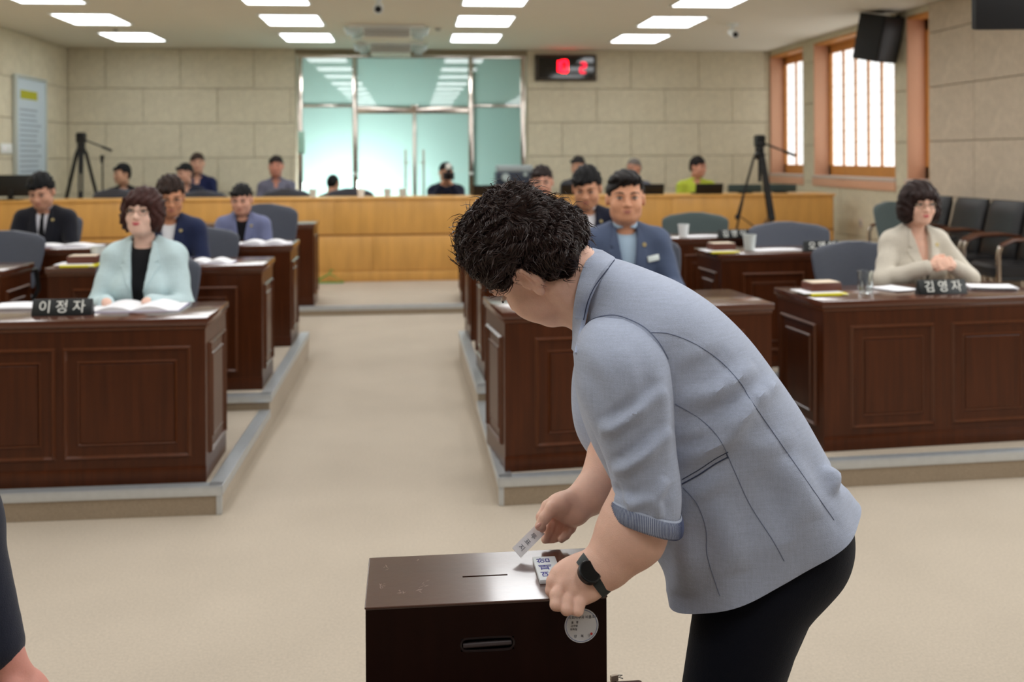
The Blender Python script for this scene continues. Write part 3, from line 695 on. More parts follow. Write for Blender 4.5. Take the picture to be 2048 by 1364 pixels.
q = U(205, 313, Y=15.5); r = empty('microphone_stand', (q[0], 15.5, FB), 0, 'thin black microphone stand right of the left tripod', 'stand')
h = q[2]-FB; obj('pole', MB().tube([(0, 0, .03), (0, 0, h)], .013, 8), m_black, r); obj('base', MB().lathe([(.01, 0), (.15, .002), (.14, .03), (.02, .04)], 20), m_black, r); obj('microphone', MB().tube([(0, -.02, h-.1), (0, -.02, h+.02)], [.02, .032], 10), m_blackm, r)
# ------------------------------------------------------------------ things on the desks
def on_desk(px, py, z): return U(px, py, Z=z)
def nameplate(px, py, z, txt, rz, lab, w=.26, h=.075):
    q = on_desk(px, py, z); r = empty('nameplate', (q[0], q[1], z), rz, lab, 'nameplate', 'black desk nameplates'); d = .06
    mb = MB().prism([(0, 0), (0, 0), (0, 0)], 0, 0); mb = MB(); y0, y1 = 0, d
    mb.add([(-w/2, 0, .0), (w/2, 0, .0), (w/2, d, .0), (-w/2, d, .0), (-w/2, d*.42, h), (w/2, d*.42, h), (w/2, d*.58, h), (-w/2, d*.58, h)], [(0, 1, 5, 4), (1, 2, 6, 5), (2, 3, 7, 6), (3, 0, 4, 7), (4, 5, 6, 7), (3, 2, 1, 0)])
    obj('plate_body', mb, m_plate, r, bevel=.002)
    ang = math.atan2(h, d*.42); nrm = np.array([0, -math.sin(ang), math.cos(ang)])
    for i, ch in enumerate(txt):
        M = m4(np.array([[1, 0, 0], [0, math.cos(ang), -math.sin(ang)], [0, math.sin(ang), math.cos(ang)]]), np.array([(i-1)*w*.285, d*.21, h*.5])+nrm*.0012)
        text_obj('letter', ch, h*.86, m_let, r, M, .0008)
    return r
nameplate(122, 632, .875, '이정자', 0, 'black nameplate with three white letters on the left front desk', .268, .075)
nameplate(1889, 589, .875, '김영자', .075, 'black nameplate in front of the woman with clasped hands', .268, .075)
nameplate(1646, 503, .96, '오영이', .07, 'black nameplate on the desk with the clear glass', .245, .07)
nameplate(1470, 477, .96, '김영이', .06, 'black nameplate on the desk beside the paper cup', .25, .068)
def booklet(px, py, z, w, d, rz, lab, open_=True, rise=.018):
    q = on_desk(px, py, z); r = empty('booklet', (q[0], q[1], z), rz, lab, 'booklet', 'white papers on the desks')
    n = 10
    for s in ((-1, 1) if open_ else (1,)):
        rings = []
        for i in range(n+1):
            t = i/n; x = s*w/2*t if open_ else w*(t-.5); zz = (rise*(math.sin(PI*min(1, t*1.25))*.9+.15*(1-t))+.003) if open_ else .006+.004*math.sin(3*t)
            rings.append([(x, 0, .001), (x, d, .001), (x, d, zz), (x, 0, zz)])
        obj('page_stack', MB().loft(rings), m_paper, r)
    if open_:
        obj('cover', MB().box(-w/2-.005, w/2+.005, -.004, d+.004, 0, .001), mat('violet_cover', (120, 110, 170), .6), r, smooth=False)
    return r
def sheets(px, py, z, w, d, rz, lab, n=3):
    q = on_desk(px, py, z); r = empty('papers', (q[0], q[1], z), rz, lab, 'papers', 'white papers on the desks')
    for k in range(n):
        a = RNG.uniform(-.08, .08); mb = MB(); nx = 8; rings = []
        for i in range(nx+1):
            t = i/nx-.5; zz = .0012+k*.004+.006*abs(t)**1.5; rings.append([(t*w, -d/2, zz), (t*w, d/2, zz), (t*w, d/2, zz+.0012), (t*w, -d/2, zz+.0012)])
        mb.loft(rings); mb.xf(m4(rotz(a), (RNG.uniform(-.01, .01), d/2+RNG.uniform(-.01, .01), 0))); obj('sheet', mb, m_paper, r)
    return r
booklet(262, 624, .875, .43, .27, .02, 'open white booklet in front of the woman in the mint jacket', rise=.022)
booklet(18, 619, .875, .22, .2, 0, 'closed white booklet left of the front nameplate', False)
booklet(412, 528, .96, .30, .2, 0, 'white booklet on the desk of the man in the navy jacket', rise=.02)
booklet(525, 489, .96, .40, .22, .03, 'white booklet under the phone of the man in the slate blazer', rise=.022)
booklet(112, 495, .96, .58, .2, 0, 'spread white booklet before the man in the black suit', rise=.016)
sheets(1812, 583, .875, .16, .2, .35, 'white sheet left of the nameplate of the woman in beige', 2)
sheets(1990, 581, .875, .24, .17, -.25, 'fanned white papers right of the nameplate of the woman in beige', 4)
booklet(1562, 503, .96, .33, .16, .07, 'white booklet between the clear glass and its nameplate', False)
booklet(1412, 475, .96, .30, .16, .06, 'white booklet beside the paper cup', False)
def folder_set(px, py, z, rz, lab, lab2, s=1):
    q = on_desk(px, py, z); r = empty('yellow_folder', (q[0], q[1], z), rz, lab, 'folder', 'yellow tagged folders')
    obj('folder_cover', MB().box(-.10*s, .10*s, 0, .16*s, 0, .012), m_yellow, r, bevel=.003); obj('inner_sheets', MB().box(-.135*s, .08*s, .012, .18*s, .012, .016), m_paper, r, smooth=False)
    obj('seal_tag', MB().lathe([(.001, .0), (.017, .0), (.017, .004), (.001, .004)], 14, (.085*s, -.003, .006)), mat('pale_tag', (240, 236, 190), .5), r)
    b = empty('card_box', (q[0]+.01*s, q[1]+.06*s, z+.016), rz+.04, lab2, 'box', 'brown card boxes')
    obj('box_body', MB().box(-.085*s, .085*s, 0, .12*s, 0, .042), m_brownbook, b, bevel=.004); obj('lid_card', MB().box(-.078*s, .078*s, .006, .114*s, .042, .047), m_cream, b, bevel=.002)
folder_set(1660, 592, .875, .075, 'yellow folder at the corner of the desk of the woman in beige', 'brown box with a cream lid on the desk of the woman in beige')
folder_set(1452, 507, .96, .07, 'yellow folder under the brown box beside the clear glass', 'brown box with a cream lid left of the clear glass', .95)
folder_set(153, 535, .96, 0, 'yellow folder on the desk behind the woman in mint', 'brown box on the yellow folder behind the woman in mint')
def tumbler(px, py, z, lab, s=1, m=None, name='drinking_glass'):
    q = on_desk(px, py, z); r = empty(name, (q[0], q[1], z), 0, lab, 'glass' if m is None else 'cup')
    if m is None:
        obj('glass_wall', MB().lathe([(.030*s, .0), (.034*s, .004), (.040*s, .118*s), (.0375*s, .118*s), (.0315*s, .014), (.001, .012), (.001, 0)], 24, caps=False), m_glass, r)
        for k in range(8):
            a = 2*PI*k/8; obj('facet_rib', MB().tube([(.0345*s*math.cos(a), .0345*s*math.sin(a), .006), (.0385*s*math.cos(a), .0385*s*math.sin(a), .06)], .0025, 6), m_glass, r)
    else:
        obj('cup_wall', MB().lathe([(.026*s, .0), (.036*s, .085*s), (.0345*s, .085*s), (.0255*s, .004), (.001, .004), (.001, 0)], 20, caps=False), m, r)
        obj('rim', MB().lathe([(.034*s, .083*s), (.0375*s, .083*s), (.0375*s, .087*s), (.034*s, .087*s)], 20, caps=False), m, r)
    return r
tumbler(1731, 587, .875, 'clear drinking glass on the desk of the woman in beige')
m_frostcup = mat('frosted_cup', (225, 230, 228), .35, trans=.25)
tumbler(1499, 501, .96, 'frosted plastic cup on the desk before the empty grey chair', 1.25, m_frostcup, 'plastic_cup')
tumbler(1367, 475, .96, 'white paper cup on the desk before the tripod', 1.2, m_cup, 'paper_cup')
tumbler(196, 527, .96, 'frosted plastic cup beside the brown box behind the woman in mint', 1.2, m_frostcup, 'plastic_cup')
tz = bz
for px, lab, m in ((722, 'white paper cup on the golden counter before the glass doors', m_cup), (626, 'pale plastic cup on the golden counter left of the doors', m_frostcup), (775, 'pale plastic cup on the golden counter under the door handles', m_frostcup), (805, 'second pale plastic cup on the counter, nearest the photographer', m_frostcup)):
    q = U(px, 395, Y=BY+.2); r = empty('paper_cup', (q[0], BY+.2, tz), 0, lab, 'cup', 'cups on the golden counter')
    obj('cup_wall', MB().lathe([(.035, 0), (.048, .10), (.046, .10), (.034, .005), (.001, .004), (.001, 0)], 18, caps=False), m, r); obj('rim', MB().lathe([(.045, .098), (.05, .098), (.05, .103), (.045, .103)], 18, caps=False), m, r)
def laptop(px, lab, y=.3, w=.36, rz=PI, op=1.9):
    q = U(px, 390, Y=BY+y); r = empty('laptop', (q[0], BY+y, tz), rz, lab, 'laptop', 'open laptops on the golden counter')
    obj('keyboard_base', MB().box(-w/2, w/2, -.22, 0, 0, .018), m_blackm, r, bevel=.004)
    obj('screen_lid', MB().box(-w/2, w/2, -.008, 0, 0, .125).xf(m4(rotx(-.3), (0, .0, .016))), m_black, r, bevel=.004)
laptop(1418, 'black laptop in front of the man in the lime polo', .18); laptop(1300, 'open laptop in front of the grey haired man in profile', .2); laptop(1150, 'open laptop below the man in the dark grey shirt', .22)
laptop(975, 'open laptop to the right of the photographer', .24)
for k, (px, lab) in enumerate(((1490, 'dark monitor bar on the counter behind the tripod'), (1560, 'dark monitor bar on the counter right of the tripod'))):
    q = U(px, 388, Y=BY+.35); r = empty('desk_monitor', (q[0], BY+.35, tz), PI, lab, 'monitor'); w = .22
    obj('screen_case', MB().box(-w, w, -.03, .01, .015, .115), mat('dark_teal_plastic', (48, 66, 66), .5), r, bevel=.006); obj('stand', MB().box(-.08, .08, -.06, .06, 0, .014), m_black, r, bevel=.003)
q = U(22, 410, Y=BY+.3); r = empty('desk_monitor', (q[0], BY+.3, tz), PI, 'large black monitor on the counter at the left edge', 'monitor')
obj('screen_case', MB().box(-.26, .26, -.03, .01, .04, .30), m_black, r, bevel=.008); obj('stand', MB().box(-.12, .12, -.09, .08, 0, .014).box(-.03, .03, .0, .03, .01, .12), m_black, r, bevel=.003)
q = U(1028, 372, Y=14.6); r = empty('projector', (q[0], 14.6, q[2]), 0, 'grey and white projector with a round lens beside the glass doors', 'projector')
obj('body', MB().box(-.27, .27, -.2, .2, 0, .20), mat('projector_navy', (50, 58, 74), .5), r, bevel=.02); obj('top_cover', MB().box(-.26, .26, -.19, .19, .20, .30), mat('projector_grey', (165, 175, 178), .5), r, bevel=.03)
obj('lens', MB().tube([(-.14, -.2, .13), (-.14, -.26, .13)], [.06, .055], 18), m_silver, r); obj('side_latch', MB().tube([(.14, -.2, .17), (.14, -.215, .17)], .03, 12), m_silver, r)
obj('stand', MB().box(-.3, .3, -.22, .22, -.05, 0).box(-.04, .04, -.04, .04, FB-q[2]+.02, -.05).box(-.25, .25, -.2, .2, FB-q[2], FB-q[2]+.02), m_blackm, r, bevel=.006)
# green hanger on the aisle floor
q = U(655, 566, Z=FB); r = empty('wire_hanger', (q[0], q[1]-.03, FB), 0, 'green wire hanger lying against the golden counter', 'hanger')
m_green = mat('green_plastic', (40, 160, 70), .5)
obj('hanger_frame', MB().tube([(-.16, -.03, .012), (.2, -.03, .012), (.03, .0, .115), (-.16, -.03, .012)], .009, 8), m_green, r); obj('hook', MB().tube([(.03, 0, .115), (.03, .003, .145), (.05, .004, .165), (.07, .004, .15)], .006, 8), m_green, r)
# ------------------------------------------------------------------ seated people
m_eyew = mat('eye_white', (205, 196, 188), .25); m_iris = mat('eye_dark', (30, 20, 16), .2); m_lipf = mat('lip_red', (196, 84, 92), .45); m_lipm = mat('lip_plain', (176, 108, 96), .5)
m_metal = mat('spectacle_wire', (150, 130, 110), .3, metal=.8); m_badge = mat('lapel_badge', (222, 204, 150), .35, metal=.5); m_phone = mat('phone_black', (14, 14, 16), .15)
def skin(c): return mat('skin_%d_%d_%d' % c, c, .5, spec=.35, var=[(30, .03), (7, .03)], sss=.12, bump=(260, .12))
def cloth(c, name='cloth', w=0, r=.85): return mat('%s_%d_%d_%d' % ((name,)+c), c, r, spec=.2, sheen=.15, weave=(260, w) if w else None, var=(9, .03), bump=(380, .25))
def hairm(c): return mat('hair_%d_%d_%d' % c, c, .55, spec=.22, grain=(26, .35, (1, 1, .25)), bump=(70, .5, (1, 1, .25)))
def head_sdf(female=False, full=1.0):
    s = Sdf()
    s.ell((0, .014, .034), (.076*full, .094, .096))
    s.ell((0, -.018, -.035), (.066*full, .074, .088), .03)
    s.ell((0, -.055, -.088), (.036*full, .032, .028), .035)
    for q in (-1, 1):
        s.ell((q*.038, -.058, -.028), (.028*full, .026, .028), .025)
        s.ell((q*.05, .0, -.07), (.02*full, .04, .03), .03)
    s.cap((-.036, -.080, .030), (.036, -.080, .030), .012, k=.02)
    for q in (-1, 1): s.ell((q*.033, -.104, .010), (.019, .016, .012), .016, op='s')
    s.cap((0, -.086, .022), (0, -.109, -.022), .008, .0125, .014)
    for q in (-1, 1): s.ell((q*.0125, -.099, -.026), (.0085, .009, .007), .008)
    s.ell((0, -.086, -.057), (.026, .012, .016), .014)
    for q in (-1, 1):
        s.ell((q*.079*full, .016, -.004), (.011, .021, .033), .008)
        s.ell((q*.090*full, .010, .002), (.006, .010, .016), .008, op='s')
    return s
def hair_sdf(style):
    s = Sdf()
    if style in ('bob', 'bob2'):
        s.ell((0, .018, .048), (.098, .112, .104)); k = .045
        for q in (-1, 1):
            s.ell((q*.074, .004, -.018), (.042, .070, .088), k)
            if style == 'bob2': s.ell((q*.070, .012, -.060), (.036, .060, .05), k)
        s.ell((0, .078, -.03), (.082, .055, .095), k)
        face = Sdf().ell((0, -.115, -.058), (.064, .095, .112)); s.fn(face, .012, 's')
        fr = Sdf().ell((.022, -.13, .020), (.040, .08, .044)); s.fn(fr, .015, 's')
        s.ell((-.022, -.078, .066), (.060, .026, .026), .025); s.ell((.05, -.066, .055), (.03, .026, .03), .025)
    elif style == 'cap':
        s.ell((0, .016, .052), (.084, .102, .086)); s.fn(lambda p: .018-p[:, 2]-.25*(p[:, 1]-.02), .006, 'i')
    else:
        top = {'short': .0, 'full': .008, 'crop': -.006, 'swept': .006, 'bald': -.009}[style]
        s.ell((0, .022, .046+top*.6), (.082+top*.4, .104+top*.3, .098+top))
        s.ell((0, .062, -.01), (.074, .056, .07), .03)
        hl = {'short': .060, 'full': .064, 'crop': .058, 'swept': .078, 'bald': .14}[style]
        def face(p):
            return np.maximum(p[:, 1]+.040+.10*np.maximum(p[:, 2]-.02, 0)*0, p[:, 2]-hl+.35*np.abs(p[:, 0])-(.30*p[:, 0] if style in ('full', 'swept') else 0))
        s.fn(face, .014, 's')
        def low(p): return np.maximum(p[:, 2]+.002-.0*p[:, 0], p[:, 1]-.035)
        s.fn(low, .012, 's'); s.fn(lambda p: p[:, 2]+.068, .01, 's')
        if style == 'bald': s.fn(lambda p: np.maximum(-(p[:, 2]-.075), p[:, 1]-.075), .02, 's')
        elif style in ('full', 'short'):
            s.ell((-.03, -.062, .074), (.05, .028, .022), .02)
        elif style == 'swept': s.ell((.0, -.045, .105), (.064, .05, .028), .02)
    amp = {'crop': .0015, 'bald': .001, 'cap': 0}.get(style, .0035)
    if amp: s.fn(lambda p: amp*(np.sin(150*p[:, 0]+30*p[:, 1]+4*np.sin(40*p[:, 2]))+.6*np.sin(260*p[:, 0]-60*p[:, 2]+90*p[:, 1])), 1, 'd')
    return s
def hand_relaxed(s, wrist, d, up, side, curl=.6, sc=1.0):
    """palm plus five bent fingers; d = pointing direction, up = back of the hand, side = thumb side"""
    w, d, up, side = [np.asarray(v, float) for v in (wrist, d, up, side)]
    d = d/np.linalg.norm(d); up = up-d*(up @ d); up /= np.linalg.norm(up); side = np.cross(d, up)*np.sign(np.cross(d, up) @ side)
    M = np.stack([side, d, up], 1); pc = w+d*.052*sc
    s.ell(pc, (.040*sc, .052*sc, .016*sc), .015, M)
    for k, (o, l) in enumerate(((.028, .92), (.010, 1.0), (-.009, .95), (-.027, .75))):
        b = w+d*.088*sc+side*o*sc; a1 = curl*.6; a2 = curl*1.6; a3 = curl*2.3; pts = [b]
        for a, L in ((a1, .038), (a2, .026), (a3, .02)): pts.append(pts[-1]+(d*math.cos(a)-up*math.sin(a))*L*l*sc)
        s.chain(pts, [.0098*sc, .0092*sc, .0085*sc, .0072*sc], .008)
    t0 = w+d*.02*sc+side*.026*sc; t1 = t0+(side*.75+d*.7-up*.25)*.034*sc; t2 = t1+(d*.95+side*.15-up*.2)*.03*sc; t3 = t2+(d*1.0-side*.15-up*.2)*.02*sc
    s.chain([t0, t1, t2, t3], [.015*sc, .0125*sc, .0105*sc, .008*sc], .014)
    return s
SH = 1.0                                                # shoulder height of the unit figure on its seat
def person(name_label, head_px, Y, floor, skin_c=(214, 168, 140), hair=('short', (22, 19, 19)), jacket=None, shirt=None, tie=None, yaw=0, pitch=0, roll=0, turn=0, female=False,
           glasses=False, badge=False, arms='desk', phone=None, lapel=True, vdeep=.80, res=.008, smile=True, legs=True, wide=1.0, open_w=.0, full=1.1, tag_=False, hscale=1.0, neckskin=None, brow=True, lean=0.0):
    """turn = body about z, yaw/pitch/roll = head; +pitch looks down, +yaw looks to the picture's right"""
    H = U(*head_px, Y=Y); s = min(1.12, max(.80, (H[2]-floor)/1.24)); HZ = (H[2]-floor)/s
    up_ = HZ-1.24                                          # any rest of the height goes into seat and torso
    off = rotz(turn) @ np.array([0, -.02-lean, 0])*s
    root = empty('person', (H[0]-off[0], Y-off[1], floor), turn, name_label, 'person', None, s)
    G = hscale
    hc = np.array([0, -.02-lean, HZ]); zt = HZ-.218            # shoulder line z
    RH = rotz(-yaw) @ rotx(pitch) @ roty(roll); piv = np.array([0, .02, -.10])
    def hx(p): return hc+(RH @ (np.asarray(p, float)*G-piv)+piv)
    def wrap(f):
        Mi = RH.astype(np.float32); pv = piv.astype(np.float32); h = hc.astype(np.float32)
        return lambda p: f(((p-h-pv) @ Mi+pv)/np.float32(G))*np.float32(G)
    sk = skin(skin_c); fw = .94 if female else 1.0
    sw = .178*wide*(.9 if female else 1.0)
    # torso shell used by every garment (front is -y)
    def torso(o=0.0):
        t = Sdf(); y0 = -.01
        ly = lambda z: -lean*max(0, (z-.55)/(zt-.55))
        t.ell((0, .03+y0+ly(zt-.15), zt-.15), (.158*wide*fw+o, .112+o, .20+o))
        t.ell((0, .03+y0+ly(zt-.38), zt-.38), (.152*wide*fw+o, .118+o, .19+o), .08)
        t.ell((0, .04+y0, .58), (.18*fw+o, .135+o, .13+o), .08)
        t.cap((-sw*.88, .035+ly(zt), zt-.025), (sw*.88, .035+ly(zt), zt-.025), .062+o, k=.06)
        for q in (-1, 1): t.cap((q*.05, .045+ly(zt), zt+.055), (q*sw*.85, .035+ly(zt), zt-.005), .042+o, .05+o, .05)
        if female: 
            for q in (-1, 1): t.ell((q*.07, -.07+ly(zt-.17), zt-.19), (.065+o, .055+o, .065+o), .06)
        return t
    lyz = -lean
    A = {}
    for q in (-1, 1):
        sp = np.array([q*sw, .035+lyz, zt-.035])
        if arms == 'desk': el = np.array([q*(sw+.065), -.07+lyz*.6, zt-.29]); wr = np.array([q*.10, -.33+lyz*.3, .80+max(0, up_)*.0])
        elif arms == 'clasp': el = np.array([q*(sw+.125), -.10, zt-.235]); wr = np.array([q*.06, -.27, zt-.135])
        elif arms == 'phone': el = np.array([q*(sw+.06), -.08+lyz*.6, zt-.28]); wr = np.array([q*.075, -.30+lyz*.5, zt-.27])
        elif arms == 'flat': el = np.array([q*(sw+.075), -.09, zt-.27]); wr = np.array([q*.14, -.36, .80])
        elif arms == 'camera': el = np.array([q*(sw+.02), -.20, zt-.20]); wr = np.array([q*.06, -.24, HZ-.15])
        else: el = np.array([q*(sw+.05), .0, zt-.29]); wr = np.array([q*(sw-.02), -.22, .66])
        A[q] = (sp, el, wr)
    def sleeves(t, o, short=False):
        for q in (-1, 1):
            sp, el, wr = A[q]
            t.cap(sp, el, .062*wide+o, .052+o, .05)
            if not short: t.cap(el, el+(wr-el)*.86, .052+o, .042+o, .03)
        def folds(p): return .0022*np.sin(34*p[:, 2]+22*p[:, 0]+3*np.sin(19*p[:, 1]))*np.clip((np.abs(p[:, 0])-sw*.75)/.05, 0, 1)
        t.fn(folds, 1, 'd'); return t
    bbx = .40
    lo, hi = (-bbx, -.45-lean, .44), (bbx, .24, HZ+.0)
    # body: head, neck, trunk core, arms and hands in one mesh
    hd = head_sdf(female, full)
    nk = Sdf().cap(hx((0, .022, -.07)), (0, .05+lyz*.9, zt+.03), (.052 if female else .058)*fw*full, .060*fw, .02).ell((0, .04+lyz, zt-.03), (.12*wide, .07, .07), .06)
    whole = Sdf(); whole.fn(wrap(hd), .02); whole.fn(nk, .03)
    hb = .17
    parts = [(whole, tuple(hc+np.array((-hb, -.19, -.235))), tuple(hc+np.array((hb, .18, .16))), .0052 if res < .009 else .0065)]
    core = torso(-.026); 
    for q in (-1, 1): core.cap(A[q][0], A[q][1], .042, .036, .04); core.cap(A[q][1], A[q][2], .034, .027, .02)
    parts.append((core, lo, hi, .014))
    if arms in ('clasp', 'phone', 'flat', 'camera'):
        hs = Sdf()
        for q in (-1, 1):
            sp, el, wr = A[q]; d = wr-el; d /= np.linalg.norm(d); w0 = el+(wr-el)*.8
            hs.cap(w0, wr, .029, .026, .01)
            if arms == 'clasp': hand_relaxed(hs, wr-d*.01, np.array([-q*.75, -.35, .25 if q < 0 else .12]), (q*.25, -.9, .5), (0, 0, 1), .75, .95)
            elif arms == 'flat': hand_relaxed(hs, wr, np.array([-q*.45, -.85, -.08]), (0, 0, 1), (-q, 0, 0), .18)
            elif arms == 'camera': hand_relaxed(hs, wr, np.array([-q*.35, -.25, .9]), (q, -.2, 0), (0, 0, 1), .6)
            else: hand_relaxed(hs, wr, np.array([-q*.7, -.5, .12]), (q*.5, -.75, .2), (0, 0, 1), .7)
        c = (A[-1][2]+A[1][2])/2; dx = abs(A[1][2][0])+.1
        parts.append((hs, (-dx-.05, c[1]-.18, c[2]-.14), (dx+.05, c[1]+.13, c[2]+.17), .0042 if res < .009 else .006))
    body = sdf_obj('body', parts, sk, root)
    # face
    for q in (-1, 1):
        mb = MB(); sq = 1.0 if pitch < .3 else .55
        mb.ell((0, 0, 0), (.0145*G, .009*G, .005*sq*G), 12, 6); n0 = len(mb.f); mb.ell((0, -.0048*G, 0), (.0062*G, .0052*G, .0056*sq*G), 10, 6, mi=1)
        mb.xf(m4(RH, hx((q*.0325*full, -.0865, .0105)))); obj('eye', mb, [m_eyew, m_iris], root)
        lid = MB().tube([hx((q*.0325*full+dx, -.0925+abs(dx)*.35, .0165-abs(dx)*.16)) for dx in (-.017, -.008, 0, .008, .017)], [.0012, .0024*fw, .003, .0024, .0012], 6); obj('lash_line', lid, m_iris, root)
        if brow: obj('eyebrow', MB().tube([hx((q*(.014+t*.042)*full, -.0965+.020*t*t, .0335+.007*math.sin(PI*min(1, t*1.2)))) for t in (0, .3, .6, 1)], [.0028, .0038, .003, .001], 6), hairm(hair[1]), root)
    lip = MB(); lm = m_lipf if female else m_lipm
    lip.tube([hx((x, -.0985+abs(x)**1.4*.75, -.0535-(.002 if abs(x) < .004 else 0)+(0 if not smile else abs(x)*.10))) for x in (-.024, -.012, -.004, 0, .004, .012, .024)], [.001, .0035, .0045, .004, .0045, .0035, .001], 8)
    lip.tube([hx((x, -.0975+abs(x)**1.4*.75, -.0615+(0 if not smile else abs(x)*.12))) for x in (-.021, -.01, 0, .01, .021)], [.001, .005, .0056, .005, .001], 8); obj('lips', lip, lm, root)
    hs = hair_sdf(hair[0]); b = .155*G
    hw = wrap(lambda p: hs(p*np.float32([1/full**.8, 1, 1]))); cc = hx((0, .02, .02))
    sdf_obj('hair', [(hw, tuple(cc-b-.01), tuple(cc+b+.01), .0048 if res < .009 else .006)], hairm(hair[1]), root)
    if glasses:
        g = MB()
        for q in (-1, 1):
            g.tube([hx((q*.0335+.024*math.cos(a), -.107+.012*abs(q*.0335+.024*math.cos(a))/.05, .008+.0185*math.sin(a))) for a in np.linspace(0, 2*PI, 17)], .0016, 6, caps=False)
            g.tube([hx((q*.057, -.098, .012)), hx((q*.078, -.04, .012)), hx((q*.082, .01, .010))], .0015, 6)
        g.tube([hx((-.01, -.110, .012)), hx((.01, -.110, .012))], .0016, 6); obj('spectacles', g, m_metal, root)
    # garments
    fy = lambda z: .03-lean*max(0, (z-.55)/(zt-.55))
    def front(d2, back=.02):
        return lambda p: np.maximum(d2(p[:, 0], p[:, 2]), p[:, 1]-np.float32(back)+lean*np.clip((p[:, 2]-.55)/(zt-.55), 0, 1))
    ZV = zt-(1.0-vdeep)
    vpoly = [(-.062, zt+.12), (.062, zt+.12), (.058, zt+.035), (open_w+.004, ZV), (open_w+.004, .40), (-open_w-.004, .40), (-open_w-.004, ZV), (-.058, zt+.035)] if open_w else [(-.062, zt+.12), (.062, zt+.12), (.058, zt+.035), (.0, ZV), (-.058, zt+.035)]
    if shirt:
        sm = cloth(shirt, 'shirt'); t = torso(-.012)
        if female or neckskin: t.fn(front(poly_d(neckskin or [(-.07, zt+.12), (.07, zt+.12), (.06, zt+.07), (.04, zt+.03), (-.04, zt+.03), (-.06, zt+.07)])), .004, 's')
        if not jacket: sleeves(t, -.004, short=True)
        nkc = Sdf().cap(hx((0, .022, -.07)), (0, .05+lyz*.9, zt+.03), .055*fw*full, .062*fw, .02)
        t.fn(nkc, .006, 's')
        sdf_obj('shirt', [(t, lo, hi, res)], sm, root)
        if not female and not neckskin or (neckskin and not female):
            cl = Sdf(); c0 = np.array([0, .045+lyz*.92, zt+.055])
            def collar(p):
                q = p-c0.astype(np.float32); q = q.copy(); z = q[:, 2]+.35*q[:, 1]
                r = np.sqrt(q[:, 0]**2+(q[:, 1]*1.0)**2); R = .066*full-.25*z
                d = np.maximum(np.abs(r-R)-.004, np.abs(z)-.024)
                return np.maximum(d, .020-np.abs(q[:, 0])-.25*np.maximum(q[:, 1]+.07, 0)*10-np.where(q[:, 1] > -.02, 1, 0)+np.minimum(z, 0)*.0)
            cl.fn(collar); sdf_obj('collar', [(cl, tuple(c0-.11), tuple(c0+.11), .0045)], sm, root)
    if tie:
        tp = poly_d([(-.017, zt+.028), (.017, zt+.028), (.013, zt-.0), (.03, zt-.24), (0, zt-.30), (-.03, zt-.24), (-.013, zt)]); ts = torso(-.003)
        f = lambda p: np.maximum(np.maximum(ts(p), front(tp)(p)), -(torso_in(p))); torso_in = torso(-.022)
        sdf_obj('tie', [(f, (-.06, -.30-lean, zt-.33), (.06, .08, zt+.06), .005)], cloth(tie, 'tie'), root)
    if jacket:
        jm = cloth(jacket, 'jacket', .05); t = torso(.006); sleeves(t, .004)
        if lapel is not None: t.fn(front(poly_d(vpoly)), .004, 's')
        nkc = Sdf().cap((0, .03+lyz, zt+.02), (0, .05+lyz, zt+.16), .062, .07, .02); t.fn(nkc, .01, 's')
        inner = torso(-.02); tt = t.copy()
        sdf_obj('jacket', [(t, lo, hi, res)], jm, root)
        if lapel:
            to = torso(.0125); ti = torso(.003)
            for q in (-1, 1):
                lp = poly_d([(q*.052, zt+.072), (q*.075, zt+.055), (q*.098, zt-.035), (q*.078, zt-.048), (q*.108, zt-.062), (q*(.07+open_w*.5), ZV+.10), (q*(open_w+.002), ZV-.012), (q*(open_w+.004), ZV), (q*.056, zt+.035)])
                f = lambda p, lp=lp: np.maximum(np.maximum(to(p), -ti(p)), front(lp, .03)(p))
                x0, x1 = sorted((q*(-.005), q*.13))
                sdf_obj('lapel', [(f, (x0, -.30-lean, ZV-.03), (x1, .10, zt+.09), .0048)], jm, root)
        if badge:
            bx = .09; bz_ = zt-.03
            P0 = np.array([[bx, y, bz_] for y in np.linspace(-.35-lean, .05, 300)], np.float32); dv = torso(.013)(P0); yb_ = P0[np.argmax(dv < 0)][1]
            obj('badge', MB().tube([(bx, yb_+.004, bz_), (bx, yb_-.006, bz_)], [.0125, .011], 16), m_badge, root)
        if tag_:
            bx = .140; bz_ = zt-.105
            P0 = np.array([[bx, y, bz_] for y in np.linspace(-.35-lean, .05, 300)], np.float32); tg_ = torso(.012); sleeves(tg_, .006); dv = tg_(P0); yb_ = P0[np.argmax(dv < 0)][1]
            obj('name_tag', MB().box(-.036, .036, -.006, .004, -.016, .016).xf(m4(roty(-.16) @ rotz(.35), (bx, yb_-.006, bz_))), mat('tag_white', (226, 236, 234), .4), root, bevel=.002)
    if legs:
        tm = cloth((34, 36, 44), 'trousers'); 
        L = Sdf().ell((0, .04, .56), (.165, .13, .11))
        for q in (-1, 1): L.cap((q*.085, .03, .54), (q*.11, -.40, .50), .085, .062, .05); L.cap((q*.11, -.40, .50), (q*.11, -.36, .10), .06, .045, .02)
        sdf_obj('trousers', [(L, (-.26, -.52, .05), (.26, .22, .70), .018)], tm, root)
        for q in (-1, 1): obj('shoe', MB().loft([[(q*.11+w*math.cos(a), y, .035+h*math.sin(a)) for a in [2*PI*k/12 for k in range(12)]] for y, w, h in ((-.27+.0, .035, .028), (-.32, .045, .035), (-.40, .05, .034), (-.50, .042, .028), (-.53, .02, .015))]), m_black, root)
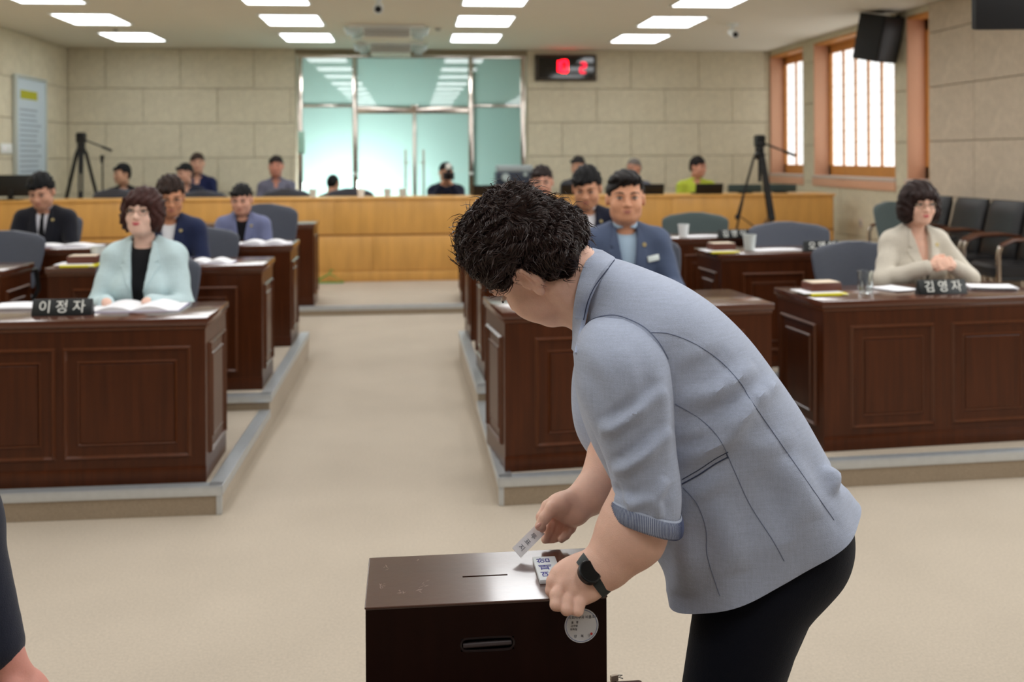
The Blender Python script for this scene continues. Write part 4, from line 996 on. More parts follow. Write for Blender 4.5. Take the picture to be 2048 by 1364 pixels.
    if phone:
        c = (A[-1][2]+A[1][2])/2+np.array([0, -.065, .035])
        pr = empty('phone', tuple(np.array(root.location)+rotz(turn) @ c*s), turn, phone, 'phone', 'phones held in two hands', s)
        M = m4(rotx(-.75)); obj('phone_case', MB().box(-.036, .036, -.004, .004, -.07, .07).xf(M), m_phone, pr, bevel=.003); obj('screen', MB().box(-.033, .033, .0035, .0045, -.066, .066).xf(M), mat('phone_screen', (170, 190, 190), .2), pr, smooth=False)
    return root
T1, T2 = .125, .21
person('woman in a pale mint jacket over a black top, brown bobbed hair', (284, 427), 5.52, T1, (236, 196, 178), ('bob', (58, 32, 28)), (196, 218, 222), (22, 22, 26), yaw=.10, pitch=-.06, roll=.05, female=True, arms='desk', glasses=True, vdeep=.80, open_w=.028, res=.0065, full=1.04)
person('woman in a beige jacket with clasped hands, dark short bob', (1838, 408), 5.78, T1, (232, 186, 164), ('bob2', (40, 26, 24)), (204, 196, 182), (14, 14, 16), yaw=.10, pitch=.10, female=True, arms='clasp', glasses=True, badge=True, vdeep=.70, res=.0065, turn=.06,
       neckskin=[(-.08, SH+.4), (.08, SH+.4), (.06, .99), (.035, .86), (-.035, .86), (-.06, .99)])
person('man in a blue grey jacket with a white name tag on his chest', (1252, 398), 5.55, T1, (216, 158, 126), ('swept', (26, 22, 22)), (78, 90, 116), (168, 192, 214), yaw=.12, pitch=.03, badge=True, tag_=True, vdeep=.62, res=.0065, hscale=1.08, wide=1.08, full=1.18)
person('man in a navy jacket and white shirt wearing glasses, head bowed', (338, 392), 7.0, T2, (206, 146, 112), ('full', (44, 30, 24)), (34, 42, 72), (236, 236, 240), yaw=-.30, pitch=.30, glasses=True, badge=True, vdeep=.66, res=.0075, hscale=1.08, wide=1.05, lean=.06)
person('man in a slate blue blazer over a black shirt looking at his phone', (484, 398), 8.4, T2, (216, 162, 138), ('short', (20, 19, 20)), (112, 118, 152), (20, 20, 24), yaw=.05, pitch=.25, badge=True, vdeep=.70, arms='phone', phone='phone in the hands of the man in the slate blue blazer', res=.008, hscale=1.1, wide=1.06, lean=.05)
person('man in a black suit and black tie looking down at his phone', (86, 380), 8.3, T2, (210, 158, 132), ('full', (16, 16, 18)), (27, 28, 36), (226, 226, 234), (14, 14, 18), yaw=.02, pitch=.42, badge=True, vdeep=.66, arms='phone', phone='phone in the hands of the man in the black suit', res=.008, hscale=1.1, wide=1.06, lean=.05)
person('man in a black jacket and white shirt looking down, beside the permed hair', (1176, 375), 7.1, T2, (206, 150, 118), ('full', (18, 17, 18)), (26, 29, 46), (232, 232, 238), yaw=.28, pitch=.32, badge=True, vdeep=.66, res=.0075, hscale=1.16, wide=1.08, lean=.05)
person('man in glasses with a dark jacket, half hidden behind the permed hair', (1084, 364), 8.5, T2, (214, 158, 134), ('short', (36, 26, 24)), (54, 64, 90), (150, 170, 200), yaw=.12, pitch=.12, glasses=True, badge=True, vdeep=.70, res=.009, hscale=1.08)
# people behind the counter
m_ = dict(res=.010, arms='down')
person('man with dark hair in a black top, face turned in profile, beside the left tripod', (246, 349), 14.6, FB, (206, 158, 130), ('full', (18, 18, 20)), None, (26, 26, 30), yaw=.75, pitch=.05, neckskin=[(-.05, 1.3), (.05, 1.3), (.03, 1.0), (-.03, 1.0)], **m_)
person('man seated with turned face just behind the bowed navy jacket man', (372, 347), 14.5, FB, (212, 162, 138), ('short', (20, 20, 22)), None, (40, 44, 60), yaw=.6, pitch=.1, neckskin=[(-.05, 1.3), (.05, 1.3), (.03, 1.0), (-.03, 1.0)], **m_)
person('person in a navy shirt against the stone wall, behind the others', (394, 327), 15.2, FB, (214, 164, 140), ('short', (60, 48, 42)), None, (30, 36, 74), yaw=-.2, neckskin=[(-.05, 1.4), (.05, 1.4), (.03, 1.02), (-.03, 1.02)], **m_)
person('man in a grey polo shirt sitting by the back wall', (552, 333), 14.6, FB, (210, 146, 124), ('short', (34, 26, 24)), None, (112, 112, 130), yaw=0, pitch=.0, neckskin=[(-.05, 1.4), (.05, 1.4), (.02, .98), (-.02, .98)], **m_)
person('person in black seen from behind before the bright glass doors', (666, 366), 14.7, FB, (200, 150, 124), ('crop', (18, 18, 20)), None, (20, 20, 22), turn=PI-.5, pitch=.15, neckskin=[(-.05, 1.3), (.05, 1.3), (.03, 1.0), (-.03, 1.0)], **m_)
ph = person('photographer in dark navy holding a camera to the face, black cap', (892, 345), 14.0, FB, (206, 156, 128), ('cap', (22, 22, 24)), (22, 26, 46), (22, 26, 46), yaw=.05, pitch=.08, lapel=None, res=.009, arms='camera')
person('man in a dark grey shirt behind the bowed man in the white shirt', (1158, 333), 14.4, FB, (206, 158, 132), ('short', (40, 38, 38)), None, (72, 74, 80), yaw=.5, pitch=.1, neckskin=[(-.05, 1.3), (.05, 1.3), (.03, 1.0), (-.03, 1.0)], **m_)
person('grey haired man with receding hair in profile behind a laptop', (1270, 336), 14.4, FB, (206, 150, 126), ('crop', (112, 106, 102)), None, (104, 108, 120), yaw=.8, pitch=.1, neckskin=[(-.05, 1.3), (.05, 1.3), (.03, 1.0), (-.03, 1.0)], **m_)
person('man in a lime green polo shirt turned towards the doors', (1394, 334), 14.1, FB, (214, 156, 132), ('short', (26, 22, 22)), None, (186, 200, 70), yaw=-.65, pitch=.1, neckskin=[(-.05, 1.4), (.05, 1.4), (.02, .94), (-.02, .94)], wide=1.1, **m_)
q = U(897, 352, Y=13.45); r = empty('photo_camera', tuple(q), 0, 'black photo camera with a large lens held by the photographer', 'camera')
obj('camera_body', MB().box(-.075, .075, -.03, .04, -.05, .05).box(-.03, .03, -.02, .03, .05, .085), m_black, r, bevel=.01); obj('lens_barrel', MB().tube([(-.005, -.03, -.005), (-.005, -.10, -.005), (-.005, -.16, -.005)], [.042, .045, .048], 20), m_blackm, r)
obj('flash_head', MB().box(-.035, .035, -.06, .03, .09, .16), m_white, r, bevel=.01); obj('front_glass', MB().tube([(-.005, -.161, -.005), (-.005, -.163, -.005)], .036, 18), m_screen, r)
# ------------------------------------------------------------------ ballot box on its table
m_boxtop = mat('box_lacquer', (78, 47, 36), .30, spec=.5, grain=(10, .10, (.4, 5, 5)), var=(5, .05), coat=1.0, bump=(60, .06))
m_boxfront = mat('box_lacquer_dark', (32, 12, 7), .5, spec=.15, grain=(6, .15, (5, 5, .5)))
m_scuff = mat('scuff', (150, 128, 124), .7)
m_navyink = mat('navy_print', (66, 66, 150), .6)
BZ = .826
fl, fr, bl, br = [U(*p, Z=BZ) for p in ((731, 1215), (1213, 1191), (745, 1114), (1171, 1098))]
bx_ = (fr-fl)[:2]; brz = math.atan2(bx_[1], bx_[0]); bw = np.linalg.norm(bx_); bd = float(((bl-fl) @ np.array([-math.sin(brz), math.cos(brz), 0])+(br-fr) @ np.array([-math.sin(brz), math.cos(brz), 0]))/2)
TZ = .565; bh = BZ-TZ
box = empty('ballot_box', (fl[0], fl[1], TZ), brz, 'dark brown lacquered ballot box with a slot in its top, under the hands', 'ballot box')
def inbox(px, py):                                       # a point of the top in box coordinates
    q = U(px, py, Z=BZ)-fl; c, s = math.cos(brz), math.sin(brz); return np.array([q[0]*c+q[1]*s, -q[0]*s+q[1]*c, bh])
s0, s1 = inbox(925, 1153), inbox(1015, 1150); sy = (s0[1]+s1[1])/2
tb = MB(); th = .005
for a, b, c, d in ((0, bw, 0, sy-.0028), (0, bw, sy+.0028, bd), (0, s0[0], sy-.0028, sy+.0028), (s1[0], bw, sy-.0028, sy+.0028)): tb.box(a, b, c, d, bh-th, bh)
obj('lid', tb, m_boxtop, box, smooth=False)
ed = MB(); e = .0018
for pts in ([(0, 0), (bw, 0)], [(bw, 0), (bw, bd)], [(bw, bd), (0, bd)], [(0, bd), (0, 0)]): ed.tube([(pts[0][0], pts[0][1], bh-e), (pts[1][0], pts[1][1], bh-e)], e, 10)
obj('lid_edge', ed, m_boxtop, box)
# front board with a handle recess
hx0, hx1 = .197*bw/.42*1.0, .197*bw/.42+.093
def infront(px, py):                                     # a point of the front face in box coordinates
    n = np.array([math.sin(brz), -math.cos(brz), 0]); v = U(px, py, d=1.0)-C_; t = ((fl-C_) @ n)/(v @ n); q = C_+v*t-np.array([fl[0], fl[1], TZ]); c, s = math.cos(brz), math.sin(brz); return np.array([q[0]*c+q[1]*s, 0, q[2]])
h0, h1 = infront(922, 1290), infront(1028, 1286); hz = (h0[2]+h1[2])/2; hr = .0115
fb = MB(); Z0, Z1 = 0, bh-th
for a, b, c, d in ((0, h0[0], Z0, Z1), (h1[0], bw, Z0, Z1), (h0[0], h1[0], Z0, hz-hr), (h0[0], h1[0], hz+hr, Z1)): fb.box(a, b, 0, .015, c, d)
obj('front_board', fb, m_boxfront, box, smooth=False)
obj('handle_recess', MB().box(h0[0]-.002, h1[0]+.002, .0105, .0118, hz-hr-.002, hz+hr+.002), m_black, box, smooth=False)
ring = []; 
for t in np.linspace(0, 2*PI, 41):
    cxx = (h0[0]+h1[0])/2; L = (h1[0]-h0[0])/2-hr; ring.append((cxx+np.clip(math.cos(t)*3, -1, 1)*L+hr*math.cos(t), .001, hz+hr*math.sin(t)))
obj('handle_rim', MB().tube(ring, .0022, 8, caps=False), mat('handle_dark', (34, 24, 24), .35), box)
obj('grip_bar', MB().tube([(h0[0]+.004, .006, hz-.003), (h1[0]-.004, .006, hz-.001)], .0052, 10), mat('handle_grip', (74, 66, 68), .3), box)
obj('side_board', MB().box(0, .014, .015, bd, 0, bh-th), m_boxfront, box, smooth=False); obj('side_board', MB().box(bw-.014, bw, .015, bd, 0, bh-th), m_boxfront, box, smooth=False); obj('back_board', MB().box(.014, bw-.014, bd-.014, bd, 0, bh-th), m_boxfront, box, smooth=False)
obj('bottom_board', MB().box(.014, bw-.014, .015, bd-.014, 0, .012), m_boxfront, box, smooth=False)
sc = MB()
for cx, cy, n, rr in ((765, 1172, 9, 5), (772, 1136, 5, 4), (803, 1187, 8, 6), (838, 1178, 7, 6), (834, 1120, 2, 3), (850, 1166, 4, 6)):
    for k in range(n):
        a = inbox(cx+RNG.uniform(-rr, rr), cy+RNG.uniform(-rr, rr)); ang = RNG.uniform(.4, 2.2); L = RNG.uniform(.003, .008); w = RNG.uniform(.0004, .0010)
        dv = np.array([math.cos(ang), math.sin(ang), 0]); nv = np.array([-dv[1], dv[0], 0]); sc.add([a+dv*L+nv*w*0+(0, 0, .0003), a+nv*w+(0, 0, .0003), a-dv*L+(0, 0, .0003), a-nv*w+(0, 0, .0003)], [(0, 1, 2, 3)])
so = obj('scuff_marks', sc, m_scuff, box, smooth=False, fix=False); so['kind'] = 'stuff'
# label plate, lettering turned a quarter
pa, pb, pc, pd = inbox(1066, 1122), inbox(1111, 1120), inbox(1077, 1169), inbox(1128, 1166)
pw_, ph_ = np.linalg.norm(pb-pa), np.linalg.norm(pc-pa); pm = (pa+pb+pc+pd)/4
plate = obj('label_plate', MB().box(-pw_/2, pw_/2, -ph_/2, ph_/2, -.002, .006), mat('plate_white', (232, 238, 242), .3), box, bevel=.0015, loc=(pm[0], pm[1], bh+.002))
for i, ch in enumerate('명패함'):
    text_obj('letter', ch, pw_*.62, m_navyink, plate, m4(rotz(PI/2), (-.002, (i-1)*ph_*.29+.002, .0062)), .0003)
# round sticker with printed lines
q = infront(1163, 1251); st = obj('round_sticker', MB().tube([(0, 0, 0), (0, -.0012, 0)], .0302, 40), mat('sticker_white', (214, 216, 220), .4), box, loc=(q[0], .0005, q[2]))
obj('sticker_ring', MB().tube([(.0278*math.cos(a), -.0013, .0278*math.sin(a)) for a in np.linspace(0, 2*PI, 49)], .0005, 6, caps=False), mat('sticker_blue', (120, 140, 185), .5), st)
for k, (x, z, txt, sz) in enumerate(((.003, .0145, '의회사무과 비품조사', .0062), (-.012, .006, '품   명', .0048), (-.013, .000, '규격명', .0046), (-.014, -.006, '취득일', .0046), (.001, -.0185, '강    북    구', .006))):
    text_obj('printed_line', txt, sz, m_ink, st, m4(rotx(PI/2), (x, -.00135, z)), .0001)
obj('red_seal', MB().tube([(.0175, -.0012, -.015), (.0175, -.0016, -.015)], .0022, 10), mat('seal_red', (200, 60, 60), .5), st)
# the table under it
tq = U(1283, 1357, Z=TZ); tdir = np.array([-math.sin(brz), math.cos(brz)])
tl = empty('side_table', (tq[0], tq[1], 0), brz, 'dark wooden side table carrying the ballot box', 'table')
obj('table_top', MB().box(-.62, .0, -.44, .0, TZ-.03, TZ), m_boxtop, tl, bevel=.006)
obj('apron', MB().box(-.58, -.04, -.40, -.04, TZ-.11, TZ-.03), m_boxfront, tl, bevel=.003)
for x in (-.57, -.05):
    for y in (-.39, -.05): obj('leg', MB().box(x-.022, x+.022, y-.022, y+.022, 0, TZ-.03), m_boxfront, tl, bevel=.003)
q = U(1224, 1356, Z=TZ); r = empty('string_tag', (q[0]+.002, q[1]-.012, TZ), .3, 'small cream paper tag lying beside the ballot box', 'tag')
obj('tag_card', MB().box(-.008, .008, -.004, .004, 0, .012), m_cream, r, bevel=.0015); obj('string', MB().tube([(.008, 0, .01), (.018, 0, .008), (.012, .004, .003), (.02, 0, .001)], .001, 6), m_grille, r)
# ------------------------------------------------------------------ the woman bending over the box
SKW = (238, 194, 174)
m_skw = mat('skin_front', SKW, .46, spec=.4, var=[(60, .035), (9, .05), (2.5, .03)], sss=.15, bump=(420, .16))
m_jk = mat('jacket_blue_grey', (174, 184, 206), .88, spec=.18, sheen=.25, weave=(420, .05), var=[(6, .02), (160, .03)], bump=(700, .35))
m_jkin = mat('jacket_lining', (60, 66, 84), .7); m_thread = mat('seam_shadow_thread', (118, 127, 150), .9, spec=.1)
m_trs = mat('trousers_navy', (15, 18, 29), .85, spec=.15, sheen=.05, var=(8, .05), bump=(500, .3))
m_strap = mat('watch_strap', (40, 48, 50), .55); m_wface = mat('watch_glass', (8, 8, 8), .3, spec=.25); m_wcase = mat('watch_case', (48, 50, 52), .3, metal=.7)
DM = 2.03                                               # depth of her middle plane
woman = empty('person', tuple(np.array([*U(1500, 1300, d=DM)[:2], 0])), 0, 'woman in a light blue grey jacket bending over the ballot box', 'person')
WO = np.array(woman.location)
def P3(px, py, d): return U(px, py, d=d)-WO
def crom(pts, n):
    pts = np.asarray(pts, float); m = len(pts); out = []
    for t in np.linspace(0, m-1, n):
        i = min(int(t), m-2); f = t-i; p0 = pts[max(i-1, 0)]; p1 = pts[i]; p2 = pts[i+1]; p3 = pts[min(i+2, m-1)]
        out.append(.5*((2*p1)+(-p0+p2)*f+(2*p0-5*p1+4*p2-p3)*f*f+(-p0+3*p1-3*p2+p3)*f**3))
    return np.array(out)
def pdist(P, poly):
    d = np.full(len(P), 1e9); poly = np.asarray(poly, float); tt = np.zeros(len(P)); sg = np.zeros(len(P)); n = len(poly)-1
    for i in range(n):
        a, b = poly[i], poly[i+1]; e = b-a; t = np.clip(((P-a) @ e)/(e @ e), 0, 1); q = P-a-t[:, None]*e; dd = np.hypot(q[:, 0], q[:, 1]); m = dd < d
        d[m] = dd[m]; tt[m] = ((i+t)/n)[m]; sg[m] = np.sign(e[0]*q[:, 1]-e[1]*q[:, 0])[m]
    return d, tt, sg
# torso of the jacket: rings between the back line and the front line
ST = [((1194, 503), (1152, 592), .062), ((1208, 510), (1160, 615), .088), ((1228, 517), (1164, 640), .108), ((1256, 525), (1158, 672), .128), ((1300, 541), (1152, 712), .155), ((1365, 569), (1150, 762), .190), ((1430, 612), (1160, 822), .196), ((1490, 670), (1180, 878), .194), ((1545, 742), (1204, 925), .188),
      ((1593, 812), (1236, 985), .182), ((1630, 876), (1272, 1045), .182), ((1656, 925), (1300, 1105), .190), ((1677, 966), (1318, 1145), .192), ((1697, 1003), (1328, 1182), .196)]
NR, NS = 110, 128
Bk = crom([s[0] for s in ST], NR); Fk = crom([s[1] for s in ST], NR); Wk = crom([[s[2]] for s in ST], NR)[:, 0]
ang = np.linspace(0, 2*PI, NS, endpoint=False)
V = np.zeros((NR, NS, 3))
DIR = A_                                               # her width runs along the view axis; away = +
for i in range(NR):
    b = P3(*Bk[i], DM); f = P3(*Fk[i], DM); c = (b+f)/2; h = (b-f)/2
    ca, sa = np.cos(ang), np.sin(ang); ex = .80
    u = np.sign(ca)*np.abs(ca)**ex; w = np.sign(sa)*np.abs(sa)**(.86)
    tfr = i/(NR-1)
    V[i] = c+h*u[:, None]-DIR*(Wk[i]*w)[:, None]        # sin>0: near side
def px_of(Vf): 
    q = Vf+WO-C_; z = q @ A_; return np.stack([PX0+F*(q @ R_)/z, PY0-F*(q @ U_)/z], 1)
def normals(V):
    du = np.roll(V, -1, 1)-np.roll(V, 1, 1); dv = np.gradient(V, axis=0); n = np.cross(du, dv); n /= np.linalg.norm(n, axis=2, keepdims=True)+1e-9
    c = V.mean(1, keepdims=True); s = np.sign(((V-c)*n).sum(2).mean()); return n*s
N3 = normals(V); Vf = V.reshape(-1, 3); pp = px_of(Vf); near = (np.tile(np.sin(ang), NR) > -.15)
disp = np.zeros(len(Vf))
def crease(poly, amp, sig, asym=.5):
    """a soft pulled fold: a ridge on one side, a valley on the other"""
    global disp
    d, t, s = pdist(pp, poly); w = np.sin(PI*np.clip(t, .0, 1))**.6
    disp += np.where(near, amp*w*(s*(d/sig)*np.exp(-(d/sig)**2)*1.6+asym*np.exp(-(d/(sig*1.6))**2)), 0)
crease([(1350, 790), (1420, 775), (1470, 745), (1500, 720)], 0.0102, 20); crease([(1345, 855), (1420, 850), (1470, 815), (1515, 770)], 0.0136, 22)
crease([(1350, 905), (1400, 890), (1450, 865), (1495, 800)], 0.0136, 20); crease([(1350, 745), (1400, 720), (1450, 690)], -0.0068, 22)
crease([(1500, 800), (1530, 770), (1550, 752)], 0.0085, 16); crease([(1360, 985), (1410, 965), (1450, 935)], 0.0068, 22); crease([(1480, 870), (1530, 880), (1580, 850)], 0.0051, 26)
crease([(1380, 1060), (1400, 1120), (1395, 1190)], 0.0102, 30); crease([(1455, 990), (1480, 1060), (1500, 1140)], 0.0102, 34); crease([(1590, 905), (1620, 960), (1650, 1030)], 0.0102, 30); crease([(1535, 930), (1570, 1000), (1590, 1080)], -0.0085, 30)
crease([(1655, 930), (1670, 955), (1676, 985)], 0.0170, 10); crease([(1340, 1000), (1350, 1080), (1340, 1180)], -0.0102, 30)
d_, t_, s_ = pdist(pp, [(1370, 672), (1440, 720), (1490, 780), (1500, 800), (1540, 860), (1600, 950), (1680, 1060)]); disp -= np.where(near, .0018*np.exp(-(d_/3.5)**2), 0)
row = np.repeat(np.arange(NR)/(NR-1), NS); a_ = np.tile(ang, NR)
disp += np.clip((row-.8)/.2, 0, 1)**1.5*(.010*np.sin(3*a_+.6)+.006*np.sin(7*a_+1.2))
Vf = Vf+N3.reshape(-1, 3)*disp[:, None]; V = Vf.reshape(NR, NS, 3)
jb = MB(); jb.loft([list(map(tuple, V[i])) for i in range(NR)], caps=False)
# hem turned up inside, and an inner shell
last = V[-1]; cen = last.mean(0); jb.loft([list(map(tuple, last)), list(map(tuple, last+(cen-last)*.012+np.array([0, 0, -.0015]))), list(map(tuple, last+(cen-last)*.03+np.array([0, 0, .004]))), list(map(tuple, V[-8]+(V[-8].mean(0)-V[-8])*.035))], caps=False)
jacket = obj('jacket', jb, m_jk, woman)
dgv = [Vector(p) for p in jb.v]; bvhs = []
def bvh_of(mb): return BVHTree.FromPolygons([Vector(p) for p in mb.v], [tuple(f) for f in mb.f])
BJ = bvh_of(jb)
def drape(poly, bvhs, off=.0006, n=None):
    """lay a line onto the cloth along the lines of sight"""
    out = []; poly = np.asarray(poly, float); L = np.hypot(*np.diff(poly, axis=0).T).sum(); pts = crom(poly, n or max(4, int(L/5)))
    for q in pts:
        o = Vector(C_-WO); dv = Vector(U(q[0], q[1], d=1.0)-C_).normalized(); best = None
        for b in bvhs:
            h = b.ray_cast(o, dv)
            if h[0] is not None and (best is None or h[3] < best[3]): best = h
        if best is not None and best[3] < 3.2:
            nrm = best[1] if best[1].dot(dv) < 0 else -best[1]; out.append(np.array(best[0]+nrm*off))
    return out
def seam(name, poly, bvhs, rad=.0006, m=None, off=.0002, parent=None):
    pts = drape(poly, bvhs, off)
    if len(pts) > 2: return obj(name, MB().tube(pts, rad, 6), m or m_thread, parent or jacket)
# sleeve on the near side
SL = [((1206, 634), (1252, 634), 1.905, .030), ((1178, 646), (1292, 652), 1.895, .058), ((1158, 672), (1322, 683), 1.882, .078), ((1147, 706), (1338, 718), 1.872, .088), ((1147, 745), (1345, 765), 1.865, .090), ((1154, 785), (1348, 812), 1.858, .087), ((1172, 832), (1350, 866), 1.850, .083),
      ((1192, 876), (1354, 914), 1.843, .079), ((1212, 926), (1360, 962), 1.838, .076), ((1224, 975), (1361, 1005), 1.834, .074), ((1224, 1022), (1356, 1052), 1.830, .072)]
NR2, NS2 = 90, 96
Ls = crom([s[0] for s in SL], NR2); Rs = crom([s[1] for s in SL], NR2); Ds = crom([[s[2]] for s in SL], NR2)[:, 0]; Ws = crom([[s[3]] for s in SL], NR2)[:, 0]
an2 = np.linspace(0, 2*PI, NS2, endpoint=False); V2 = np.zeros((NR2, NS2, 3))
for i in range(NR2):
    l = P3(*Ls[i], Ds[i]); r_ = P3(*Rs[i], Ds[i]); c = (l+r_)/2; h = (r_-l)/2
    V2[i] = c+h*(np.sign(np.cos(an2))*np.abs(np.cos(an2))**.9)[:, None]-A_*(Ws[i]*np.sign(np.sin(an2))*np.abs(np.sin(an2))**.92)[:, None]
N2 = normals(V2); Vf = V2.reshape(-1, 3); pp = px_of(Vf); near = np.tile(np.sin(an2), NR2) > -.3; disp = np.zeros(len(Vf))
crease([(1196, 850), (1225, 846), (1270, 815), (1320, 768)], 0.0119, 16); crease([(1222, 934), (1250, 925), (1290, 895), (1330, 850)], 0.0119, 16)
crease([(1160, 700), (1200, 760), (1230, 830)], -0.0051, 24); crease([(1262, 690), (1276, 760), (1280, 830)], 0.0051, 22); crease([(1330, 740), (1338, 840), (1340, 930)], 0.0051, 14)
crease([(1232, 985), (1265, 1000), (1300, 985)], 0.0085, 16); crease([(1235, 965), (1250, 1000), (1262, 1012)], -0.0068, 8); crease([(1340, 960), (1320, 1000), (1326, 1040)], 0.0085, 14)
Vf = Vf+N2.reshape(-1, 3)*disp[:, None]; V2 = Vf.reshape(NR2, NS2, 3)
sb = MB(); sb.loft([list(map(tuple, V2[i])) for i in range(NR2)], caps=False); sb.add([tuple(p) for p in V2[0]], [tuple(range(NS2))])
sl_o = obj('sleeve', sb, m_jk, jacket); BS = bvh_of(sb)
# rolled cuff with striped lining
e0 = V2[-1]; c0 = e0.mean(0); ax = (V2[-1].mean(0)-V2[-12].mean(0)); ax /= np.linalg.norm(ax)
cb = MB(); prof = [(.004, -.0005), (.0075, -.004), (.0085, -.013), (.0075, -.024), (.0050, -.030), (.0030, -.033)]
def cufx(p, o, a): 
    q = p-c0; q = q/np.linalg.norm(q, axis=1, keepdims=True); return p+q*o+ax*a
wav = .004*np.sin(2*an2+.8)[:, None]
cr = [e0+(c0-e0)*.10+ax*.001]+[cufx(e0, o, a+.006)+ax*wav for o, a in prof]
n0 = len(cr); cb.loft([list(map(tuple, q)) for q in cr], caps=False)
cuff = obj('rolled_cuff', cb, mat('cuff_grey', (176, 186, 206), .8, weave=(300, .05)), sl_o); 
st_ = MB(); m_stripe = mat('cuff_stripe', (96, 106, 140), .8); ns = 150
for k in range(ns):
    a = 2*PI*k/ns
    def at(j): 
        f = a/(2*PI)*NS2; i = int(f) % NS2; t = f-int(f); return cr[j][i]*(1-t)+cr[j][(i+1) % NS2]*t
    pts = [at(j)+(at(j)-c0)/np.linalg.norm(at(j)-c0)*.0003 for j in range(1, 6)]; st_.tube(pts, .0006, 4, caps=False)
o = obj('lining_stripes', st_, m_stripe, cuff, fix=False); o['kind'] = 'stuff'
# far sleeve, mostly hidden
fs = [(P3(1235, 665, 2.15), .07), (P3(1216, 760, 2.17), .076), (P3(1212, 840, 2.15), .068), (P3(1232, 892, 2.12), .056)]
obj('sleeve', MB().tube(crom([f[0] for f in fs], 20), list(crom([[f[1]] for f in fs], 20)[:, 0]), 24), m_jk, jacket)
# front edge and lapel seen left of the sleeve
lp = MB(); fe = [(1152, 742), (1164, 770), (1180, 815), (1196, 855), (1214, 900)]
fe2 = [(1150, 745, 1.97), (1163, 785, 1.965), (1178, 832, 1.96), (1198, 880, 1.96), (1216, 912, 1.96)]
A1 = crom([P3(*q) for q in fe2], 14); A2 = crom([P3(q[0]+26, q[1]-14, q[2]-.012) for q in fe2], 14)
lp.loft([[tuple(a), tuple((a+b)/2-A_*.008), tuple(b), tuple(b+A_*.004), tuple(a+A_*.004)] for a, b in zip(A1, A2)]); obj('lapel', lp, m_jk, jacket)
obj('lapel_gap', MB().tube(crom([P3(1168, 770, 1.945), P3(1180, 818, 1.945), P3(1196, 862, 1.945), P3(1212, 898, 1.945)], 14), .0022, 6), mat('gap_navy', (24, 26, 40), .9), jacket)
# collar: a band standing round the neck
inn = [(1186, 499, DM), (1176, 520, 1.975), (1163, 553, 1.945), (1153, 595, 1.935), (1148, 640, 1.955), (1148, 690, 1.99)]
out = [(1231, 518, DM), (1216, 533, 1.945), (1196, 560, 1.905), (1178, 596, 1.893), (1167, 640, 1.905), (1152, 705, 1.975)]
def onj(q):
    dv = U(q[0], q[1], d=1.0)-C_; L = np.linalg.norm(dv); best = None
    for b in (BJ, BS):
        h = b.ray_cast(Vector(C_-WO), Vector(dv/L))
        if h[0] is not None and h[3]/L < 2.06 and (best is None or h[3]/L < best): best = h[3]/L
    return P3(q[0], q[1], min(best-.006, q[2]+.03) if best else q[2])
def mirror(q): p = P3(q[0]+(6 if q[2] < DM else 0), q[1]-(8 if q[2] < DM else 0), 2*DM-q[2]); return p
ni = 16; I1 = crom([P3(*q) for q in inn], ni); O1 = crom([onj(q) for q in out], ni); I2 = crom([mirror(q) for q in inn], ni); O2 = crom([mirror(q) for q in out], ni)
II = list(I2[::-1])+list(I1[1:]); OO = list(O2[::-1])+list(O1[1:]); rings = []
upv = U_
for a, b in zip(II, OO):
    m_ = (a+b)/2; nrm = np.array([0, 0, 1.0])*.5+(-A_)*.5*np.sign(((P3(1180, 560, DM)-m_) @ A_)); bul = (m_-P3(1290, 690, DM)); bul /= np.linalg.norm(bul)
    rings.append([tuple(a), tuple(a+bul*.004), tuple(m_+bul*.009), tuple(b+bul*.004), tuple(b), tuple(b-bul*.006), tuple(m_+bul*.001), tuple(a-bul*.004)])
cb2 = MB().loft(rings); obj('collar', cb2, m_jk, jacket); BC = bvh_of(cb2)
ALL = [BJ, BS, BC]
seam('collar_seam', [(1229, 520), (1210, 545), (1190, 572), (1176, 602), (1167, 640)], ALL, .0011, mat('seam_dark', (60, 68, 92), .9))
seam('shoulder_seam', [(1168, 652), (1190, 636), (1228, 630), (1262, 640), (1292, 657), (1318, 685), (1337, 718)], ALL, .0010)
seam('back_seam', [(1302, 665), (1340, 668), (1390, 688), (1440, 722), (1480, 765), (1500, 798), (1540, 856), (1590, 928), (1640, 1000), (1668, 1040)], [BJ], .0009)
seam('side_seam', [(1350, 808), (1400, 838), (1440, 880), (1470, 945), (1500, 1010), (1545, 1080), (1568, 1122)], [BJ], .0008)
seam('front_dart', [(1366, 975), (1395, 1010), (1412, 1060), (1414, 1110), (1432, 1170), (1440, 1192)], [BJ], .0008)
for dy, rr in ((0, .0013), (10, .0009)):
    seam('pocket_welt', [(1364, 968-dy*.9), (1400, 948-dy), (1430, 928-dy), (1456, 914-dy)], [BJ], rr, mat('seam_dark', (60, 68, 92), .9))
seam('pocket_end', [(1452, 905), (1456, 916)], [BJ], .0011, mat('seam_dark', (60, 68, 92), .9))
